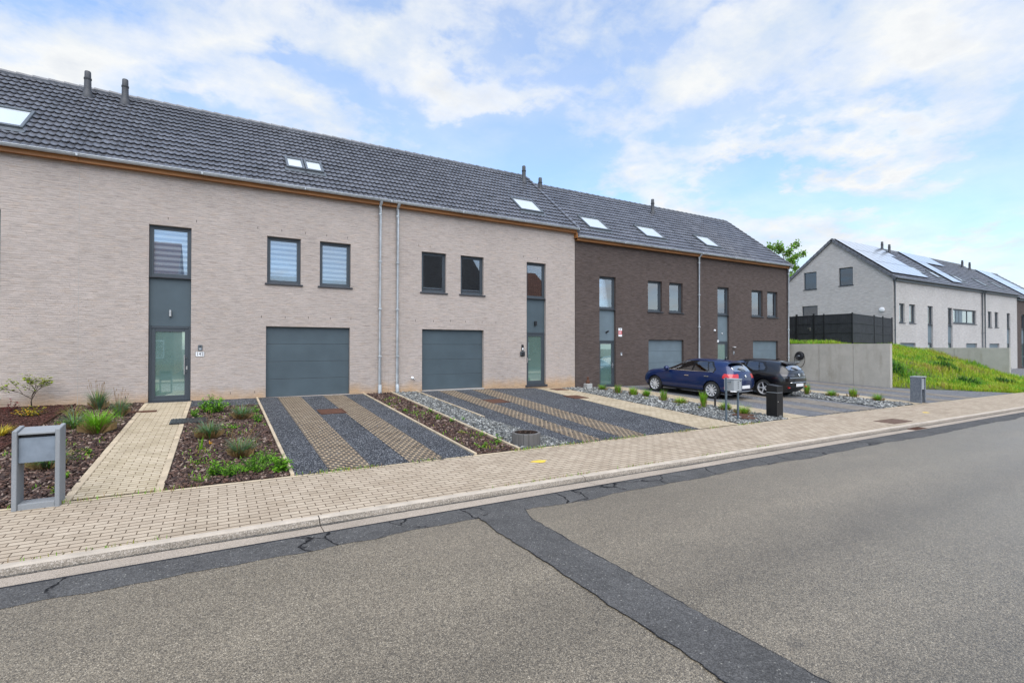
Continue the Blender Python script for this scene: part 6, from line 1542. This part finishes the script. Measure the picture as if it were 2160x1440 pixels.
grow(Vector((-4.0, 16.75, z0)), Vector((.03, -.02, 1)), .31, .018, 0)
tr.build('trunk', MAT['bark'], mp, smooth=True); lf.build('crown', [MAT['lf_lime'], MAT['lf_olive']], mp)

# tall tree beyond the houses
def bigtree(x, y, zb, h, rad, label, seed, nleaf=9000):
    r = np.random.default_rng(seed); o = thing('tree', (x, y, zb), label, 'tree')
    tr, lf = MB(), MB(); top = Vector((x + .3, y, zb + h))
    tr.tube([(x, y, zb), (x + .1, y, zb + h * .4), (x + .25, y, zb + h * .8), tuple(top)], [.22, .16, .08, .02], 9)
    tips = []
    for k in range(46):
        t = r.uniform(.22, .97); p = Vector((x + .3 * t, y, zb + h * t)); a = r.uniform(0, 2*math.pi); L = rad * (1.1 - .75 * abs(t - .45)) * r.uniform(.5, 1.1)
        d = Vector((math.cos(a), math.sin(a), r.uniform(.35, 1.1))).normalized(); q = p + d * L; tr.tube([p, p.lerp(q, .5) + Vector(r.normal(0, .08, 3)), q], [.05 * (1.2 - t), .03, .008], 5)
        for _ in range(4): tips.append((p.lerp(q, r.uniform(.4, 1.05)), r.uniform(.22, .5)))
    for _ in range(nleaf):
        c, s0 = tips[r.integers(len(tips))]; p = c + Vector(r.normal(0, s0 * .55, 3)); s = r.uniform(.07, .14); n = Vector(r.normal(0, 1, 3)).normalized(); t1 = n.orthogonal().normalized() * s; t2 = n.cross(t1).normalized() * s * .7
        o2 = len(lf.v); lf.v += [tuple(p - t1), tuple(p + t2), tuple(p + t1), tuple(p - t2)]; lf.f.append((o2, o2+1, o2+2, o2+3)); lf.m.append(0 if r.uniform() < .6 else 1)
    tr.build('trunk', MAT['bark'], o, smooth=True); lf.build('crown', [MAT['lf_tree'], MAT['lf_bright']], o)
bigtree(54.2, 33.0, -1, 12.0, 3.1, 'young green tree rising behind the roofs between the two rows', 3)

# sprouts and litter that nobody could count
def line_pos(y0, y1, x0, x1, zf):
    def f(N, r):
        out = []
        while len(out) < N:
            x = r.uniform(x0, x1)
            if noise.noise((x * 1.3, y0, 0)) < r.uniform(-.1, .5): continue
            y = r.uniform(y0, y1); out.append((x, y, zf(x, y), 1.0))
        return np.array(out)
    return f
blades(900, line_pos(8.46, 8.58, -3, 14, lambda x, y: -2.021 + gx(x)), .02, .075, .004, .8, ['lf_bright', 'lf_olive', 'lf_straw'], [.4, .3, .3], 'weeds', 'thin weeds sprouting along the edging row at the back of the pavement', 'weeds', seed=71)
blades(260, line_pos(6.52, 6.56, -3, 12, lambda x, y: -2.058 + gx(x)), .015, .05, .004, .8, ['lf_bright', 'lf_olive', 'lf_straw'], [.4, .3, .3], 'weeds', 'sparse weeds in the joint between pavement and kerb', 'weeds', seed=72)
def bed_pos(x0, x1, y0, y1):
    def f(N, r):
        out = []
        while len(out) < N:
            x, y = r.uniform(x0, x1), r.uniform(y0, y1)
            if noise.noise((x * 1.6, y * 1.6, 2)) < r.uniform(.0, .45): continue
            out.append((x, y, gz(x, y) + .01, 1.0))
        return np.array(out)
    return f
for k, (bx0, bx1, t) in enumerate(((-3.15, -1.8, 'left of the door path'), (-.6, .92, 'between door path and first driveway'), (4.28, 5.1, 'between the two driveways'))):
    blades(420 if k < 2 else 260, bed_pos(bx0, bx1, 8.7, 15.8), .02, .08, .009, 1.1, ['lf_bright', 'lf_olive', 'lf_straw', 'lf_green'], [.35, .25, .2, .2], 'seedlings', 'sparse seedlings and dry stalks scattered over the bark ' + t, 'weeds', seed=75 + k)
CLOUD, SUNE, EXPO, SKYS = .46, 1.9, 1.0, .145
# ------------------------------------------------------------------ sky and sun
SUN_EL, SUN_AZ = R(57), R(197)         # azimuth from +Y (into the picture) clockwise
w = bpy.data.worlds.new('World'); scene.world = w; w.use_nodes = True; nt = w.node_tree; nt.nodes.clear(); g = NT(nt)
wout = g('ShaderNodeOutputWorld')
sky = g('ShaderNodeTexSky', sky_type='NISHITA'); sky.sun_disc = False; sky.sun_elevation = SUN_EL; sky.sun_rotation = SUN_AZ; sky.air_density = 1.0; sky.dust_density = .6; sky.ozone_density = 1.0; sky.altitude = 50
tc = g('ShaderNodeTexCoord').outputs['Generated']
sp = g('ShaderNodeSeparateXYZ', {0: tc}); dx, dy, dz = sp.outputs
k = g.math('DIVIDE', 1.0, g.math('ADD', g.math('MAXIMUM', dz, 0.0), .22))
P = g('ShaderNodeCombineXYZ', {0: g.math('MULTIPLY', dx, k), 1: g.math('MULTIPLY', dy, k), 2: 0.0}).outputs[0]
n1 = g.noise(P, 1.15, 9, .56, .35); n2 = g.noise(P, 3.6, 8, .6, .3)
dens = g.math('ADD', g.math('MULTIPLY', n1, .72), g.math('MULTIPLY', n2, .28))
az = g.math('ARCTAN2', dx, dy); el = g.math('ARCSINE', dz)
AE = g('ShaderNodeCombineXYZ', {0: az, 1: el, 2: 0.0}).outputs[0]
# soft warp of the banks: AE + (noise-.5)*amount
sub = g('ShaderNodeVectorMath', {0: g.noise(P, 2.4, 6, .6, out=1), 1: (.5, .5, .5)}, operation='SUBTRACT').outputs[0]
sc_ = g('ShaderNodeVectorMath', {0: sub}, operation='SCALE'); sc_.inputs['Scale'].default_value = .30
AEw = g('ShaderNodeVectorMath', {0: AE, 1: sc_.outputs[0]}, operation='ADD').outputs[0]
def px2ae(px, py):
    l, t = (px - 1080) / 1058, (731 - py) / 1058
    x, yv = CX + CY * l, CY - CX * l
    return math.atan2(x, yv), math.atan2(t, math.hypot(x, yv))
def bank(px, py, wpx, hpx, rot, amt):
    a, e = px2ae(px, py); a1, e1 = px2ae(px + 30, py); kx = math.hypot(a1 - a, e1 - e) / 30; a2, e2 = px2ae(px, py + 30); ky = math.hypot(a2 - a, e2 - e) / 30
    t0 = math.atan2(e1 - e, a1 - a)
    mp = g('ShaderNodeMapping', {'Vector': AEw, 'Location': (a, e, 0), 'Rotation': (0, 0, R(rot) + t0), 'Scale': (wpx * kx, hpx * ky, 1)}, vector_type='TEXTURE')
    gr = g('ShaderNodeTexGradient', {0: mp.outputs[0]}, gradient_type='QUADRATIC_SPHERE')
    return g.math('MULTIPLY', gr.outputs['Fac'], amt)
BANKS = [(60, 90, 420, 190, 0, .30), (430, 40, 420, 120, 0, .14), (930, 140, 360, 120, -12, .30), (620, 235, 320, 120, -25, .24), (780, 30, 400, 80, 0, .14), (420, 190, 160, 60, -10, .15),
         (1480, 180, 620, 200, 5, .24), (1950, 120, 500, 220, 5, .26), (1330, 330, 260, 130, -30, .22), (1830, 305, 560, 75, 6, .30), (1560, 350, 260, 40, 12, .2), (1450, 440, 160, 50, -20, .16),
         (1900, 490, 420, 70, 2, .18), (1800, 425, 120, 30, 0, .14), (1700, 480, 300, 60, 0, .12), (300, 120, 120, 60, 0, .12),
         (1080, 270, 220, 80, -5, -.20), (960, 60, 200, 50, 0, -.10), (1560, 15, 220, 50, 0, -.12), (1250, 420, 220, 70, -10, -.16), (1700, 410, 380, 40, 4, -.14), (2080, 450, 240, 50, 0, -.12), (600, 100, 160, 60, 0, -.14), (760, 220, 110, 45, 0, -.08), (1150, 60, 500, 110, 4, .12), (1600, 560, 900, 90, 0, .10), (1100, 200, 500, 60, 8, .10)]
for b in BANKS: dens = g.math('ADD', dens, bank(*b))
fine = g.noise(g('ShaderNodeVectorMath', {0: P, 1: (3.1, 1.7, 0)}, operation='ADD').outputs[0], 9.0, 8, .62, .25)
dens = g.math('ADD', dens, g.math('MULTIPLY_ADD', fine, .32, -.16))
cov = g.ramp(dens, [(.41, 0.0), (.49, .40), (.58, .76), (.72, 1.0)])
thick = g.ramp(g.math('ADD', g.math('MULTIPLY', g.noise(P, 2.6, 8, .62), .75), g.math('MULTIPLY', dens, .45)), [(.46, (.70, .835, 1.0)), (.60, (.88, .945, 1.02)), (.72, (1.03, 1.05, 1.06)), (.86, (.84, .885, .955))])
veil = g.math('MULTIPLY', g.ramp(el, [(0.0, .95), (.18, .62), (.40, .42), (1.2, .30)]), g.ramp(g.noise(P, .9, 5, .5), [(.35, .45), (.65, 1.35)]))
fac = g.math('MAXIMUM', cov, veil)
bg1 = g('ShaderNodeBackground', {0: g.mix(1.0, sky.outputs[0], (.80, .95, 1.09), 'MULTIPLY'), 1: SKYS}); bg2 = g('ShaderNodeBackground', {0: thick, 1: CLOUD})
mx = g('ShaderNodeMixShader', {0: fac, 1: bg1.outputs[0], 2: bg2.outputs[0]}); nt.links.new(mx.outputs[0], wout.inputs[0])
w.cycles.sampling_method = 'MANUAL'; w.cycles.sample_map_resolution = 512
sl = bpy.data.lights.new('sun', 'SUN'); sl.energy = SUNE; sl.angle = R(75); sl.color = (1.0, .96, .91)
so = bpy.data.objects.new('sun', sl); COL.objects.link(so)
sd = Vector((math.sin(SUN_AZ) * math.cos(SUN_EL), math.cos(SUN_AZ) * math.cos(SUN_EL), math.sin(SUN_EL)))
so.rotation_euler = sd.to_track_quat('Z', 'Y').to_euler(); so.location = (0, -6, 12)
scene.view_settings.view_transform = 'Standard'; scene.view_settings.look = 'None'; scene.view_settings.exposure = EXPO; scene.view_settings.gamma = 1.0
scene.render.film_transparent = False
scene.cycles.use_denoising = True; scene.cycles.max_bounces = 8; scene.cycles.transparent_max_bounces = 12
